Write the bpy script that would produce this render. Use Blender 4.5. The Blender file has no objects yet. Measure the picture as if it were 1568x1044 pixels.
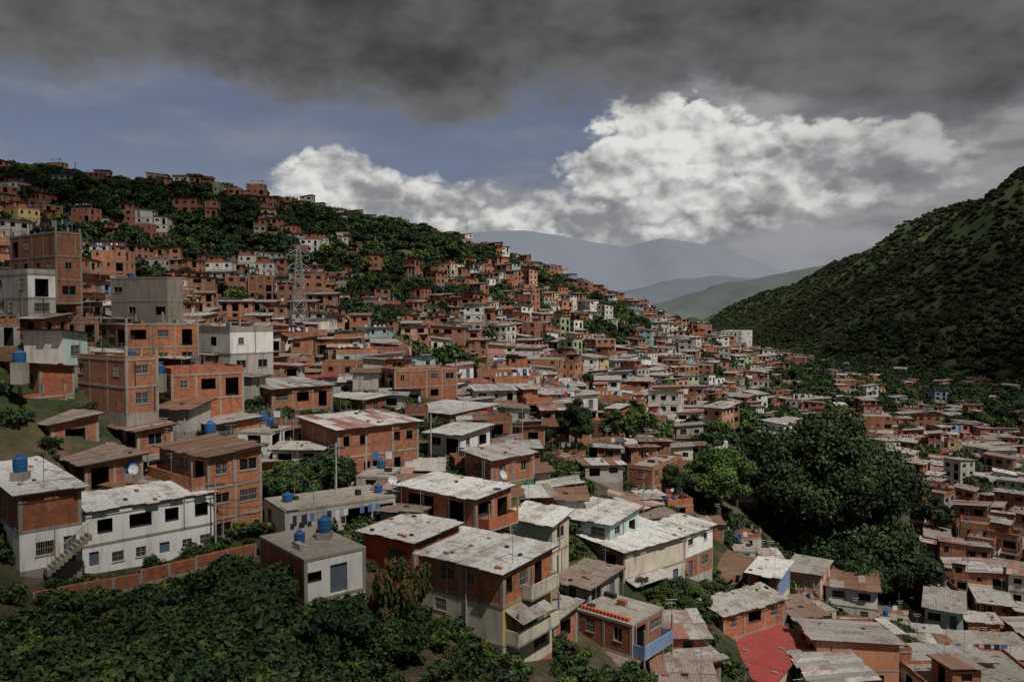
import bpy, math, random
import numpy as np
from mathutils import Vector, Matrix, noise as mnoise
R=random.Random(7); NR=np.random.RandomState(5)
sc=bpy.context.scene
F=1220.0; PITCH=math.atan(42/F)
def P(px,py,D):
    u=(px-784)/F; v=(522-py)/F
    dy=math.cos(PITCH)+v*math.sin(PITCH); dz=-math.sin(PITCH)+v*math.cos(PITCH)
    return Vector((u/dy*D, D, dz/dy*D))
# ---------------------------------------------------------------- node helpers
def M(nt,op,*a,clamp=False):
    n=nt.nodes.new('ShaderNodeMath'); n.operation=op; n.use_clamp=clamp
    for i,x in enumerate(a):
        if isinstance(x,(int,float)): n.inputs[i].default_value=x
        else: nt.links.new(x,n.inputs[i])
    return n.outputs[0]
def SM(nt,x,a,b,lo=0.0,hi=1.0):
    n=nt.nodes.new('ShaderNodeMapRange'); n.interpolation_type='SMOOTHSTEP'
    nt.links.new(x,n.inputs[0]); 
    for i,v in zip((1,2,3,4),(a,b,lo,hi)): n.inputs[i].default_value=v
    return n.outputs[0]
def setin(nt,s,x):
    if isinstance(x,(tuple,list)):
        s.default_value=(x[0],x[1],x[2],1) if len(s.default_value)==4 else x
    elif isinstance(x,(int,float)): s.default_value=x
    else: nt.links.new(x,s)
def MX(nt,f,a,b,mode='MIX'):
    n=nt.nodes.new('ShaderNodeMix'); n.data_type='RGBA'; n.blend_type=mode
    setin(nt,n.inputs[0],f); setin(nt,n.inputs[6],a); setin(nt,n.inputs[7],b)
    return n.outputs[2]
def NZ(nt,vec,scale,detail=4,rough=0.55,col=False):
    n=nt.nodes.new('ShaderNodeTexNoise'); n.inputs['Scale'].default_value=scale
    n.inputs['Detail'].default_value=detail; n.inputs['Roughness'].default_value=rough
    if vec is not None: nt.links.new(vec,n.inputs['Vector'])
    return n.outputs[1] if col else n.outputs[0]
def COMB(nt,x,y,z=0.0):
    n=nt.nodes.new('ShaderNodeCombineXYZ')
    for i,v in enumerate((x,y,z)): setin(nt,n.inputs[i],v)
    return n.outputs[0]
def RAMP(nt,x,stops,const=False):
    n=nt.nodes.new('ShaderNodeValToRGB'); cr=n.color_ramp
    if const: cr.interpolation='CONSTANT'
    cr.elements[0].position=stops[0][0]; cr.elements[0].color=(*stops[0][1],1)
    cr.elements[1].position=stops[1][0]; cr.elements[1].color=(*stops[1][1],1)
    for p,c in stops[2:]:
        e=cr.elements.new(p); e.color=(*c,1)
    nt.links.new(x,n.inputs[0]); return n.outputs[0]
def newmat(name,rough=0.85):
    m=bpy.data.materials.new(name); m.use_nodes=True; nt=m.node_tree
    b=nt.nodes['Principled BSDF']; b.inputs['Roughness'].default_value=rough
    b.inputs['Specular IOR Level'].default_value=0.2
    return m,nt,b
def UV(nt): return nt.nodes.new('ShaderNodeUVMap').outputs[0]
def POS(nt): return nt.nodes.new('ShaderNodeNewGeometry').outputs['Position']
def RND(nt): return nt.nodes.new('ShaderNodeObjectInfo').outputs['Random']
def ATTR(nt,k):
    n=nt.nodes.new('ShaderNodeAttribute'); n.attribute_name=k; return n.outputs['Fac']
def TINT(nt): return ATTR(nt,'tint')
def BUMP(nt,b,h,dist,st=1.0):
    n=nt.nodes.new('ShaderNodeBump'); n.inputs['Distance'].default_value=dist; n.inputs['Strength'].default_value=st
    nt.links.new(h,n.inputs['Height']); nt.links.new(n.outputs[0],b.inputs['Normal'])
def grime(nt,col,amt=0.55):
    p=POS(nt)
    mp=nt.nodes.new('ShaderNodeMapping'); mp.inputs['Scale'].default_value=(1.6,1.6,0.25); nt.links.new(p,mp.inputs[0])
    n=NZ(nt,mp.outputs[0],1.0,4,0.65)
    col=MX(nt,SM(nt,n,0.46,0.74,0,amt),col,(0.06,0.05,0.04))
    return MX(nt,SM(nt,NZ(nt,p,0.35,2,0.6),0.35,0.7,0,amt*0.45),col,(0.13,0.10,0.075))
MAT={}
def m_brick():
    m,nt,b=newmat('clay_brick'); uv=UV(nt)
    n=nt.nodes.new('ShaderNodeTexBrick'); nt.links.new(uv,n.inputs[0])
    n.inputs['Scale'].default_value=1; n.inputs['Brick Width'].default_value=0.36; n.inputs['Row Height'].default_value=0.24
    n.inputs['Mortar Size'].default_value=0.018; n.inputs['Mortar Smooth'].default_value=0.3
    n.inputs['Color1'].default_value=(0.56,0.17,0.068,1); n.inputs['Color2'].default_value=(0.35,0.10,0.044,1)
    n.inputs['Mortar'].default_value=(0.26,0.17,0.12,1)
    hv=RAMP(nt,RND(nt),[(0,(1.0,1.0,1.0)),(1,(0.66,0.66,0.66)),(0.3,(0.82,0.95,1.05)),(0.5,(1.05,1.15,1.1)),(0.75,(0.74,0.95,1.2)),(.15,(.72,.7,.72))])
    c=MX(nt,1.0,n.outputs[0],hv,'MULTIPLY')
    sm=SM(nt,NZ(nt,uv,0.7,4,0.7),0.56,0.66,0,0.6)
    c=MX(nt,sm,c,(0.27,0.215,0.17))
    c=grime(nt,c,0.62); nt.links.new(c,b.inputs['Base Color'])
    return m
def m_plaster(name,col=None,amt=0.45):
    m,nt,b=newmat(name)
    if col is None:
        pal=[(0.70,0.69,0.66),(0.58,0.56,0.52),(0.60,0.54,0.43),(0.40,0.39,0.37),(0.55,0.30,0.24),(0.70,0.70,0.68),(0.55,0.42,0.17),(0.34,0.46,0.46),(0.42,0.40,0.37),(0.25,0.32,0.45),(0.66,0.63,0.56),(0.32,0.42,0.26),(0.5,0.22,0.12),(0.74,0.73,0.71)]
        c=RAMP(nt,RND(nt),[(i/len(pal),p) for i,p in enumerate(pal)],True)
    else: c=MX(nt,0.0,col,col)
    c=grime(nt,c,amt+.1); nt.links.new(c,b.inputs['Base Color']); return m
def m_tin(name,stops,rust=0.5):
    m,nt,b=newmat(name,0.55); b.inputs['Metallic'].default_value=0.15
    t=TINT(nt); r=RND(nt)
    k=M(nt,'FRACT',M(nt,'ADD',M(nt,'MULTIPLY',r,7.3),M(nt,'MULTIPLY',t,0.28)))
    c=RAMP(nt,k,stops)
    uv=UV(nt)
    n1=NZ(nt,POS(nt),0.8,5,0.7)
    off=M(nt,'ADD',n1,M(nt,'MULTIPLY',M(nt,'SUBTRACT',t,0.5),0.22))
    c=MX(nt,SM(nt,off,0.50,0.68,0,rust),c,(0.17,0.085,0.045))
    c=MX(nt,SM(nt,NZ(nt,POS(nt),3.0,3,0.7),0.46,0.74,0,0.65),c,(0.10,0.09,0.08))
    sx=nt.nodes.new('ShaderNodeSeparateXYZ'); nt.links.new(uv,sx.inputs[0])
    w=M(nt,'SINE',M(nt,'MULTIPLY',sx.outputs[0],2*math.pi/0.22))
    c=MX(nt,SM(nt,w,-1,0.2,0.22,0),c,(0.06,0.055,0.05))
    nt.links.new(c,b.inputs['Base Color']); BUMP(nt,b,w,0.02,0.6); return m
def m_flat(name,col,rough=0.7,noise=0.25,metal=0):
    m,nt,b=newmat(name,rough); b.inputs['Metallic'].default_value=metal
    v=NZ(nt,POS(nt),1.7,2,0.65)
    c=MX(nt,SM(nt,v,0.35,0.75,0,noise),col,tuple(x*0.35 for x in col)); nt.links.new(c,b.inputs['Base Color']); return m
def m_leaf(name,c0,c1,c2):
    m,nt,b=newmat(name,0.6); b.inputs['Specular IOR Level'].default_value=0.2
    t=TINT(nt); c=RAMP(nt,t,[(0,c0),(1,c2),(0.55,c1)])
    hv=RAMP(nt,RND(nt),[(0,(0.55,0.68,0.75)),(1,(1.25,1.1,0.8)),(0.7,(1,1,1))])
    c=MX(nt,1.0,c,hv,'MULTIPLY'); nt.links.new(c,b.inputs['Base Color'])
    return m
g=[(0,(0.40,0.39,0.37)),(0.99,(0.34,0.33,0.31)),(0.2,(0.56,0.55,0.53)),(0.4,(0.30,0.27,0.24)),(0.52,(0.64,0.63,0.62)),(0.66,(0.38,0.14,0.12)),(0.76,(0.30,0.20,0.15)),(0.86,(0.50,0.47,0.43))]
gw=[(0,(0.66,0.65,0.62)),(1,(0.58,0.56,0.52)),(0.5,(0.72,0.71,0.69))]
gg=[(0,(0.36,0.34,0.31)),(1,(0.30,0.27,0.24)),(0.5,(0.46,0.44,0.41))]
gr=[(0,(0.26,0.15,0.10)),(1,(0.33,0.30,0.27)),(0.5,(0.20,0.11,0.07))]
grd=[(0,(0.36,0.055,0.055)),(1,(0.30,0.05,0.05)),(0.5,(0.42,0.09,0.08))]
MAT=dict(brick=m_brick(),plaster=m_plaster('painted_plaster'),conc=m_plaster('concrete',(0.30,0.27,0.235),0.5),
 white=m_plaster('white_plaster',(0.76,0.75,0.73),0.25),cream=m_plaster('cream_plaster',(0.60,0.54,0.44),0.45),
 grey=m_plaster('grey_plaster',(0.42,0.40,0.37),0.5),orange=m_plaster('orange_paint',(0.52,0.10,0.04),0.3),
 green=m_plaster('green_paint',(0.07,0.20,0.06),0.4),teal=m_plaster('pale_teal_paint',(0.42,0.56,0.52),0.3),
 blue=m_plaster('blue_paint',(0.16,0.26,0.45),0.35),pink=m_plaster('pink_paint',(0.58,0.36,0.33),0.4),salmon=m_plaster('salmon_paint',(0.55,0.27,0.17),0.4),yellow=m_plaster('yellow_paint',(0.55,0.42,0.14),0.4),
 tin=m_tin('sheet_roof',g,0.6),tinw=m_tin('white_sheet_roof',gw,0.45),ting=m_tin('grey_sheet_roof',gg,0.55),tinr=m_tin('rusty_sheet_roof',gr,0.8),tinred=m_tin('red_sheet_roof',grd,0.4),
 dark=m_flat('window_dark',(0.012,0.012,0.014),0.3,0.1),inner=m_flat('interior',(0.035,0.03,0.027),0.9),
 frame=m_flat('window_frame',(0.30,0.29,0.27),0.5),iron=m_flat('iron_grille',(0.05,0.045,0.04),0.6),door=m_flat('painted_door',(0.10,0.13,0.17),0.6),
 tank=m_flat('blue_plastic',(0.03,0.11,0.26),0.45,0.3),steel=m_flat('galvanised_steel',(0.32,0.33,0.34),0.5,0.3,0.4),
 bark=m_flat('bark',(0.10,0.075,0.055),0.9),dish=m_flat('dish_paint',(0.5,0.5,0.5),0.5),
 cl_a=m_flat('cloth_dark',(0.03,0.03,0.05)),cl_b=m_flat('cloth_white',(0.6,0.6,0.6)),cl_c=m_flat('cloth_red',(0.35,0.05,0.06)),cl_d=m_flat('cloth_blue',(0.08,0.16,0.35)))
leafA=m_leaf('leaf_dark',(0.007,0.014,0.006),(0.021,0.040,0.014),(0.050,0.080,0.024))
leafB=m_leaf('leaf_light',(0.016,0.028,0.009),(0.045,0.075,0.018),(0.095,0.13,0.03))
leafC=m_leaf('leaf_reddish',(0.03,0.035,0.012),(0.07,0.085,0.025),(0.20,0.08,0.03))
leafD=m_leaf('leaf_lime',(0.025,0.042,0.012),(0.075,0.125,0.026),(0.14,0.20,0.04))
leafM=m_leaf('leaf_mountain',(0.018,0.028,0.014),(0.036,0.054,0.023),(0.072,0.095,0.033))  # olive leaf colours lightened to carry some haze on the mountain
MN=list(MAT.keys()); MI={k:i for i,k in enumerate(MN)}
# ---------------------------------------------------------------- mesh builder
class MB:
    def __init__(s): s.v=[];s.f=[];s.m=[];s.uv=[];s.t=[]
    def face(s,pts,mat,uvs=None,t=0.5):
        i=len(s.v); s.v.extend(pts); s.f.append(tuple(range(i,i+len(pts)))); s.m.append(mat)
        if uvs is None:
            a=Vector(pts[1])-Vector(pts[0]); n=a.cross(Vector(pts[-1])-Vector(pts[0]))
            if n.length<1e-9: uvs=[(0,0)]*len(pts)
            else:
                n.normalize()
                if abs(n.z)>0.8: uvs=[(p[0],p[1]) for p in pts]
                else:
                    h=Vector((-n.y,n.x,0)).normalized(); uvs=[(p[0]*h.x+p[1]*h.y,p[2]) for p in pts]
        s.uv.extend(uvs); s.t.extend([t]*len(pts))
    def box(s,x0,x1,y0,y1,z0,z1,mat,t=0.5):
        p=[(x0,y0,z0),(x1,y0,z0),(x1,y1,z0),(x0,y1,z0),(x0,y0,z1),(x1,y0,z1),(x1,y1,z1),(x0,y1,z1)]
        for q in ((0,1,5,4),(1,2,6,5),(2,3,7,6),(3,0,4,7),(4,5,6,7),(3,2,1,0)): s.face([p[k] for k in q],mat,None,t)
    def obox(s,o,u,a0,a1,d0,d1,z0,z1,mat):
        n=(u[1],-u[0])
        def q(a,d,z): return (o[0]+u[0]*a+n[0]*d,o[1]+u[1]*a+n[1]*d,z)
        p=[q(a0,d1,z0),q(a1,d1,z0),q(a1,d0,z0),q(a0,d0,z0),q(a0,d1,z1),q(a1,d1,z1),q(a1,d0,z1),q(a0,d0,z1)]
        for w in ((0,1,5,4),(1,2,6,5),(2,3,7,6),(3,0,4,7),(4,5,6,7),(3,2,1,0)): s.face([p[k] for k in w],mat)
    def cyl(s,c,r,z0,z1,mat,n=14,r1=None,cap=True):
        r1=r if r1 is None else r1
        A=[(c[0]+r*math.cos(2*math.pi*k/n),c[1]+r*math.sin(2*math.pi*k/n),z0) for k in range(n)]
        B=[(c[0]+r1*math.cos(2*math.pi*k/n),c[1]+r1*math.sin(2*math.pi*k/n),z1) for k in range(n)]
        for k in range(n): s.face([A[k],A[(k+1)%n],B[(k+1)%n],B[k]],mat)
        if cap: s.face(B,mat)
    def rod(s,a,b,r,mat,n=4):
        a=Vector(a);b=Vector(b);d=(b-a)
        if d.length<1e-6:return
        d.normalize(); x=d.orthogonal().normalized(); y=d.cross(x)
        A=[tuple(a+(x*math.cos(2*math.pi*(k+.5)/n)+y*math.sin(2*math.pi*(k+.5)/n))*r) for k in range(n)]
        B=[tuple(b+(x*math.cos(2*math.pi*(k+.5)/n)+y*math.sin(2*math.pi*(k+.5)/n))*r) for k in range(n)]
        for k in range(n): s.face([A[k],A[(k+1)%n],B[(k+1)%n],B[k]],mat,[(0,0)]*4)
    def mesh(s,name):
        me=bpy.data.meshes.new(name); me.from_pydata(s.v,[],s.f)
        used=sorted(set(s.m)); mp={}
        for k,u in enumerate(used): me.materials.append(MAT[MN[u]]); mp[u]=k
        me.polygons.foreach_set('material_index',[mp[x] for x in s.m])
        l=me.uv_layers.new(name='UVMap'); l.data.foreach_set('uv',np.array(s.uv,dtype=np.float32).ravel())
        a=me.attributes.new('tint','FLOAT','CORNER'); a.data.foreach_set('value',np.array(s.t,dtype=np.float32))
        me.update(); return me
def link(name,me,loc=(0,0,0),rz=0,sc_=(1,1,1),parent=None):
    o=bpy.data.objects.new(name,me); o.location=loc; o.rotation_euler=(0,0,rz); o.scale=sc_
    if parent: o.parent=parent
    sc.collection.objects.link(o); return o
def wall(mb,o,u,L,z0,h,mat,ops,lod,rng):
    n=(u[1],-u[0])
    def q(a,z,d=0): return (o[0]+u[0]*a+n[0]*d,o[1]+u[1]*a+n[1]*d,z)
    U=sorted(set([0,L]+[x for p in ops for x in p[:2]])); Z=sorted(set([0,h]+[x for p in ops for x in p[2:4]]))
    for i in range(len(U)-1):
        for j in range(len(Z)-1):
            ca=(U[i]+U[i+1])/2; cz=(Z[j]+Z[j+1])/2
            if any(p[0]<ca<p[1] and p[2]<cz<p[3] for p in ops): continue
            mb.face([q(U[i],z0+Z[j]),q(U[i+1],z0+Z[j]),q(U[i+1],z0+Z[j+1]),q(U[i],z0+Z[j+1])],mat)
    for a0,a1,b0,b1,k in ops:
        dp=-1.2 if k=='open' else -0.14
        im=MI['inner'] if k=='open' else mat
        b0+=z0;b1+=z0
        mb.face([q(a0,b0),q(a0,b0,dp),q(a0,b1,dp),q(a0,b1)],im); mb.face([q(a1,b0,dp),q(a1,b0),q(a1,b1),q(a1,b1,dp)],im)
        mb.face([q(a0,b1),q(a0,b1,dp),q(a1,b1,dp),q(a1,b1)],im); mb.face([q(a0,b0,dp),q(a0,b0),q(a1,b0),q(a1,b0,dp)],im)
        mb.face([q(a0,b0,dp),q(a1,b0,dp),q(a1,b1,dp),q(a0,b1,dp)],{'open':MI['dark'],'win':MI['dark'],'door':MI['door'],'gr':MI['dark']}[k])
        if k in('win','gr') and lod==0:
            f=MI['frame']
            mb.obox(o,u,a0,a0+.05,-.12,-.07,b0,b1,f);mb.obox(o,u,a1-.05,a1,-.12,-.07,b0,b1,f)
            mb.obox(o,u,a0+.05,a1-.05,-.12,-.07,b1-.05,b1,f);mb.obox(o,u,a0+.05,a1-.05,-.12,-.07,b0,b0+.05,f)
            mb.obox(o,u,(a0+a1)/2-.025,(a0+a1)/2+.025,-.12,-.075,b0+.05,b1-.05,f)
            mb.obox(o,u,a0-.06,a1+.06,-.03,.05,b0-.08,b0-.002,MI['conc'])
            if k=='gr':
                nb=int((a1-a0)/.14)
                for t in range(1,nb): 
                    x=a0+(a1-a0)*t/nb; mb.obox(o,u,x-.012,x+.012,-.04,-.015,b0,b1,MI['frame'])
                mb.obox(o,u,a0,a1,-.045,-.012,(b0+b1)/2-.015,(b0+b1)/2+.015,MI['frame'])
def bayops(L,h,rng,prob=0.75,kinds=('win','gr','open','door'),wts=(4,4,3,1)):
    nb=max(1,round(L/3.1)); ops=[]
    for i in range(nb):
        if rng.random()>prob: continue
        k=rng.choices(kinds,wts)[0]; bw=L/nb; c=bw*(i+.5)
        if k=='door': w=.9;z0,z1=0.02,2.05
        elif k=='open': w=rng.uniform(1.1,min(2.2,bw-.6)) if bw>2 else .9; z0,z1=rng.choice([(.9,2.1),(.05,2.1)])
        else: w=min(rng.choice([.8,1.1,1.4,1.7]),bw-.7); z0=rng.choice([.9,1.0,1.2]);z1=2.05
        if w<.4: continue
        z1=min(z1,h-.35); ops.append((c-w/2,c+w/2,z0,z1,k))
    return ops
def tinroof(mb,x0,x1,y0,y1,z,rise,axis,mat,rng,ov=.45,sw=None):
    X0,X1,Y0,Y1=x0-ov,x1+ov,y0-ov,y1+ov
    def hz(x,y):
        if axis=='y+': return z+rise*(y-y0)/(y1-y0)
        if axis=='y-': return z+rise*(y1-y)/(y1-y0)
        if axis=='x+': return z+rise*(x-x0)/(x1-x0)
        return z+rise*(x1-x)/(x1-x0)
    sw=sw or 0.95
    al='x' if axis[0]=='y' else 'y'
    a0,a1=(X0,X1) if al=='x' else (Y0,Y1); b0,b1=(Y0,Y1) if al=='x' else (X0,X1)
    na=max(2,int((a1-a0)/sw)); nb=max(1,int(round((b1-b0)/3.2)))
    for i in range(na):
        for j in range(nb):
            A0=a0+(a1-a0)*i/na; A1=a0+(a1-a0)*(i+1)/na+.04; B0=b0+(b1-b0)*j/nb-.1; B1=b0+(b1-b0)*(j+1)/nb
            e=rng.uniform(0,.04)+(i%2)*.012+(j%2)*.02; e2=e+rng.uniform(-.015,.015)
            if j in(0,): B0+=rng.uniform(-.25,.15)
            if j==nb-1: B1+=rng.uniform(-.15,.2)
            t=rng.random()
            pts=[]
            for (A,B,E) in ((A0,B0,e),(A1,B0,e2),(A1,B1,e2),(A0,B1,e)):
                x,y=(A,B) if al=='x' else (B,A); pts.append((x,y,hz(x,y)+.05+E))
            uv=[(A0,B0),(A1,B0),(A1,B1),(A0,B1)]
            if al=='y': pts=pts[::-1]; uv=uv[::-1]
            mb.face(pts,mat,uv,t)
            if nb*na<400: mb.face([(p[0],p[1],p[2]-.04) for p in pts][::-1],mat,uv[::-1],t)
    c=[(X0,Y0),(X1,Y0),(X1,Y1),(X0,Y1)]
    for k in range(4):
        p,q=c[k],c[(k+1)%4]; h0,h1=hz(*p),hz(*q)
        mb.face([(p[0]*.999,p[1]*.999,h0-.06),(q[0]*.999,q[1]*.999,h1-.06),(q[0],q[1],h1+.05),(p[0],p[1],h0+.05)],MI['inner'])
    return hz
def tank(mb,x,y,z,r=.55,h=1.3):
    mb.cyl((x,y),r*.92,z,z+h*.3,MI['tank'],16,r,False);mb.cyl((x,y),r,z+h*.3,z+h*.75,MI['tank'],16,r,False)
    for k in(.3,.52,.75): mb.cyl((x,y),r*1.04,z+h*k-.03,z+h*k+.03,MI['tank'],16)
    mb.cyl((x,y),r,z+h*.75,z+h*.93,MI['tank'],16,r*.45);mb.cyl((x,y),r*.4,z+h*.93,z+h,MI['tank'],12)
def clutter(mb,x0,x1,y0,y1,z,rng,lod):
    if rng.random()<.35:
        yy=rng.uniform(y0+.4,y1-.4);mb.rod((x0+.1,yy,z),(x0+.1,yy,z+1.9),.03,MI['steel']);mb.rod((x1-.1,yy,z),(x1-.1,yy,z+1.9),.03,MI['steel']);mb.rod((x0+.1,yy,z+1.85),(x1-.1,yy,z+1.85),.012,MI['iron'],3)
        x=x0+.4
        while x<x1-.9:
            w_=rng.uniform(.35,.7);mb.box(x,x+w_,yy-.012,yy+.012,z+1.85-rng.uniform(.4,.95),z+1.84,MI[rng.choice(['cl_a','cl_b','cl_c','cl_d','cl_b'])]);x+=w_+rng.uniform(.1,.8)
    for _ in range(rng.randint(3,8)):
        x=rng.uniform(x0+.3,x1-.3);y=rng.uniform(y0+.3,y1-.3);k=rng.random()
        if k<.07: tank(mb,x,y,z,rng.uniform(.35,.5),rng.uniform(.8,1.1))
        elif k<.6: s=rng.uniform(.2,.6); mb.box(x-s,x+s,y-.2,y+.2,z,z+rng.uniform(.15,.5),MI[rng.choice(['brick','conc','grey','inner'])])
        elif k<.8:
            mb.rod((x,y,z),(x,y,z+rng.uniform(1.5,2.8)),.025,MI['steel']); 
        else: mb.box(x-.9,x+.9,y-.5,y+.5,z,z+.08,MI['ting'])
def building(mb,x0,x1,y0,y1,floors,ext,roof,rng,lod=0,ops=None,wins=None):
    ops=ops or {}
    sides=[((x0,y0),(1,0),x1-x0),((x1,y0),(0,1),y1-y0),((x1,y1),(-1,0),x1-x0),((x0,y1),(0,-1),y1-y0)]
    if ext>0:
        em=MI[rng.choice(['conc','brick','brick','grey'])]
        for s,(o,u,L) in enumerate(sides):
            wall(mb,o,u,L,-ext,ext,em,[],1,rng)
            k=1
            while k*2.6<ext: mb.obox(o,u,-.04,L+.04,-.05,.045,-k*2.6-.1,-k*2.6+.1,MI['conc']); k+=1
    z=0
    for fi,fl in enumerate(floors):
        h,mat=fl[0],fl[1]; pr=fl[2] if len(fl)>2 else .75
        mats=mat if isinstance(mat,(tuple,list)) else (mat,)*4
        for s,(o,u,L) in enumerate(sides):
            op=ops.get((fi,s)); 
            if op is None: op=bayops(L,h,rng,pr)
            else: op=[(min(max(a,.05),L-.1),min(a2,L-.05),b,b2,k) for a,a2,b,b2,k in [(c*L-w/2,c*L+w/2,b,b2,k) for c,w,b,b2,k in op]]
            wall(mb,o,u,L,z,h,MI[mats[s]],op,lod,rng)
            if mats[s]=='brick':
                nb=max(1,round(L/3.1))
                for i in range(1,nb): 
                    a=L*i/nb; mb.obox(o,u,a-.11,a+.11,-.03,.025,z,z+h-.2,MI['conc'])
            if rng.random()<.25:
                a=rng.uniform(.3,L-.3); mb.obox(o,u,a-.04,a+.04,.03,.11,z,z+h-.22,MI[rng.choice(['grey','iron','frame'])])
        if 'brick' in mats:
            for cx,cy in((x0,y0),(x1,y0),(x1,y1),(x0,y1)):
                sx=1 if cx==x0 else -1; sy=1 if cy==y0 else -1
                xa,xb=sorted((cx-sx*.03,cx+sx*.22)); ya,yb=sorted((cy-sy*.03,cy+sy*.22)); mb.box(xa,xb,ya,yb,z,z+h-.2,MI['conc'])
        z+=h
        e=.05 if 'brick' in mats else .035
        if fi<len(floors)-1 or roof.get('kind')=='slab': mb.box(x0-e,x1+e,y0-e,y1+e,z-.2,z+.003*fi,MI['conc'])
    k=roof['kind']
    if k=='tin':
        rise=roof.get('rise',.7); ax=roof.get('axis','y+')
        hz=tinroof(mb,x0,x1,y0,y1,z+.02,rise,ax,MI[roof.get('mat','tin')],rng,roof.get('ov',.45))
        c=[(x0,y0),(x1,y0),(x1,y1),(x0,y1)]; fm=floors[-1][1]; fm=fm if isinstance(fm,(tuple,list)) else (fm,)*4
        for s in range(4):
            p,q=c[s],c[(s+1)%4]
            if max(hz(*p),hz(*q))>z+.03: mb.face([(p[0],p[1],z),(q[0],q[1],z),(q[0],q[1],hz(*q)),(p[0],p[1],hz(*p))],MI[fm[s]])
        for _ in range(roof.get('junk',rng.randint(0,6))):
            x=rng.uniform(x0,x1);y=rng.uniform(y0,y1);s=rng.uniform(.08,.3); mb.box(x-s,x+s,y-.12,y+.12,hz(x,y),hz(x,y)+.22,MI[rng.choice(['brick','conc','inner'])])
        if rng.random()<.5:
            x=rng.uniform(x0,x1);y=rng.uniform(y0,y1);mb.rod((x,y,z),(x,y,z+3),.025,MI['steel']);mb.rod((x-.5,y,z+2.9),(x+.5,y,z+2.9),.015,MI['steel']);mb.rod((x-.35,y,z+2.6),(x+.35,y,z+2.6),.015,MI['steel'])
    else:
        ph=roof.get('par',rng.choice([0,.35,.6,.9])); pm=roof.get('pmat','brick'); t=.14
        if ph>0:
            mb.box(x0,x1,y0,y0+t,z+.006,z+ph,MI[pm]);mb.box(x0,x1,y1-t,y1,z+.006,z+ph,MI[pm])
            mb.box(x0,x0+t,y0+t,y1-t,z+.006,z+ph-.01,MI[pm]);mb.box(x1-t,x1,y0+t,y1-t,z+.006,z+ph-.01,MI[pm])
        if roof.get('cols',rng.random()<.45):
            for cx in(x0+.13,x1-.13):
                for cy in(y0+.13,(y0+y1)/2,y1-.13):
                    hh=rng.uniform(.5,1.5); mb.box(cx-.12,cx+.12,cy-.12,cy+.12,z+.006,z+hh,MI['conc'])
                    for dx,dy in((-.07,-.07),(.07,.07),(.07,-.07)): mb.rod((cx+dx,cy+dy,z+hh),(cx+dx,cy+dy,z+hh+rng.uniform(.3,.7)),.012,MI['iron'],3)
        if roof.get('room',rng.random()<.4) and (x1-x0)>4 and (y1-y0)>4:
            rx0=x0+.25+rng.random()*(x1-x0)*.3; rx1=rx0+(x1-x0)*.55; ry1=y1-.25; ry0=y1-(y1-y0)*.55
            for o,u,L in(((rx0,ry0),(1,0),rx1-rx0),((rx1,ry0),(0,1),ry1-ry0),((rx1,ry1),(-1,0),rx1-rx0),((rx0,ry1),(0,-1),ry1-ry0)):
                wall(mb,o,u,L,z+.006,2.2,MI['brick'],bayops(L,2.3,rng,.6),1,rng)
            tinroof(mb,rx0,rx1,ry0,ry1,z+2.2,.3,'y+',MI['tin'],rng,.35)
        clutter(mb,x0+.3,x1-.3,y0+.3,y1-.3,z+.006,rng,lod)
    return z
# ---------------------------------------------------------------- terrain
ctrl=[(0,1044,40),(400,1044,42),(780,1050,50),(1000,1044,60),(1200,1044,80),(1500,1044,98),(250,960,48),(560,1000,48),
(125,892,60),(320,845,66),(0,910,52),(170,640,84),(70,495,100),(95,560,84),(230,550,100),(300,622,90),(60,700,68),(-60,480,95),(-60,560,80),(380,590,106),(570,725,88),(450,790,70),(620,890,60),(760,1020,56),(950,1030,64),
(1000,860,85),(1150,960,92),(1250,925,115),(1450,955,125),(1000,750,118),(1100,785,122),(1270,870,135),(1400,870,140),(1450,750,210),(1500,655,310),(1200,600,400),(1300,562,650),
(600,610,130),(450,610,120),(700,585,170),(850,610,200),(1000,640,190),(1100,665,190),(1230,740,172),(700,525,230),(500,545,180),(300,505,190),(150,465,180),(0,425,170),
(700,450,320),(500,450,270),(300,400,260),(100,350,260),(0,272,380),(100,285,375),(200,305,375),(300,295,360),(450,330,370),(600,356,380),(740,392,400),(850,432,420),(960,476,440),(1040,505,460),(1130,545,470),
(900,520,330),(1000,560,330),(1100,592,330),(1200,640,300),(-150,600,90),(-200,350,200),(-200,240,380),(250,560,110),(880,690,122),(740,740,88)]
C=[tuple(P(*c)) for c in ctrl]+[(-20,15,-17),(0,15,-19),(25,20,-30),(60,30,-44),(-60,20,-12),(-250,550,45),(-50,560,5),(100,580,-32),(-300,900,0),(0,900,-38),(-600,600,60),(-600,300,60),(300,200,-46),(450,400,-45),(200,60,-47),(300,900,-43),(0,1500,-40),(600,1500,-42),(0,-60,-18),(-300,0,10),(200,-50,-47),(1000,400,-45),(-1000,1500,-20)]
C=np.array(C); CC=12.0
def phi(r2): return np.sqrt(r2+CC*CC)
A=phi(((C[:,None,:2]-C[None,:,:2])**2).sum(-1)); n=len(C)
A2=np.zeros((n+1,n+1));A2[:n,:n]=A+np.eye(n)*-0.6;A2[:n,n]=1;A2[n,:n]=1
W=np.linalg.solve(A2,np.append(C[:,2],0))
def wig(x,y,s,seed):
    r=np.random.RandomState(seed);o=0
    for k in range(6):
        a=r.uniform(0,6.28);f=s*(1+0.7*k);o=o+np.sin((x*math.cos(a)+y*math.sin(a))*f+r.uniform(0,6.28))/(1+.6*k)
    return o/2.2
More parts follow.
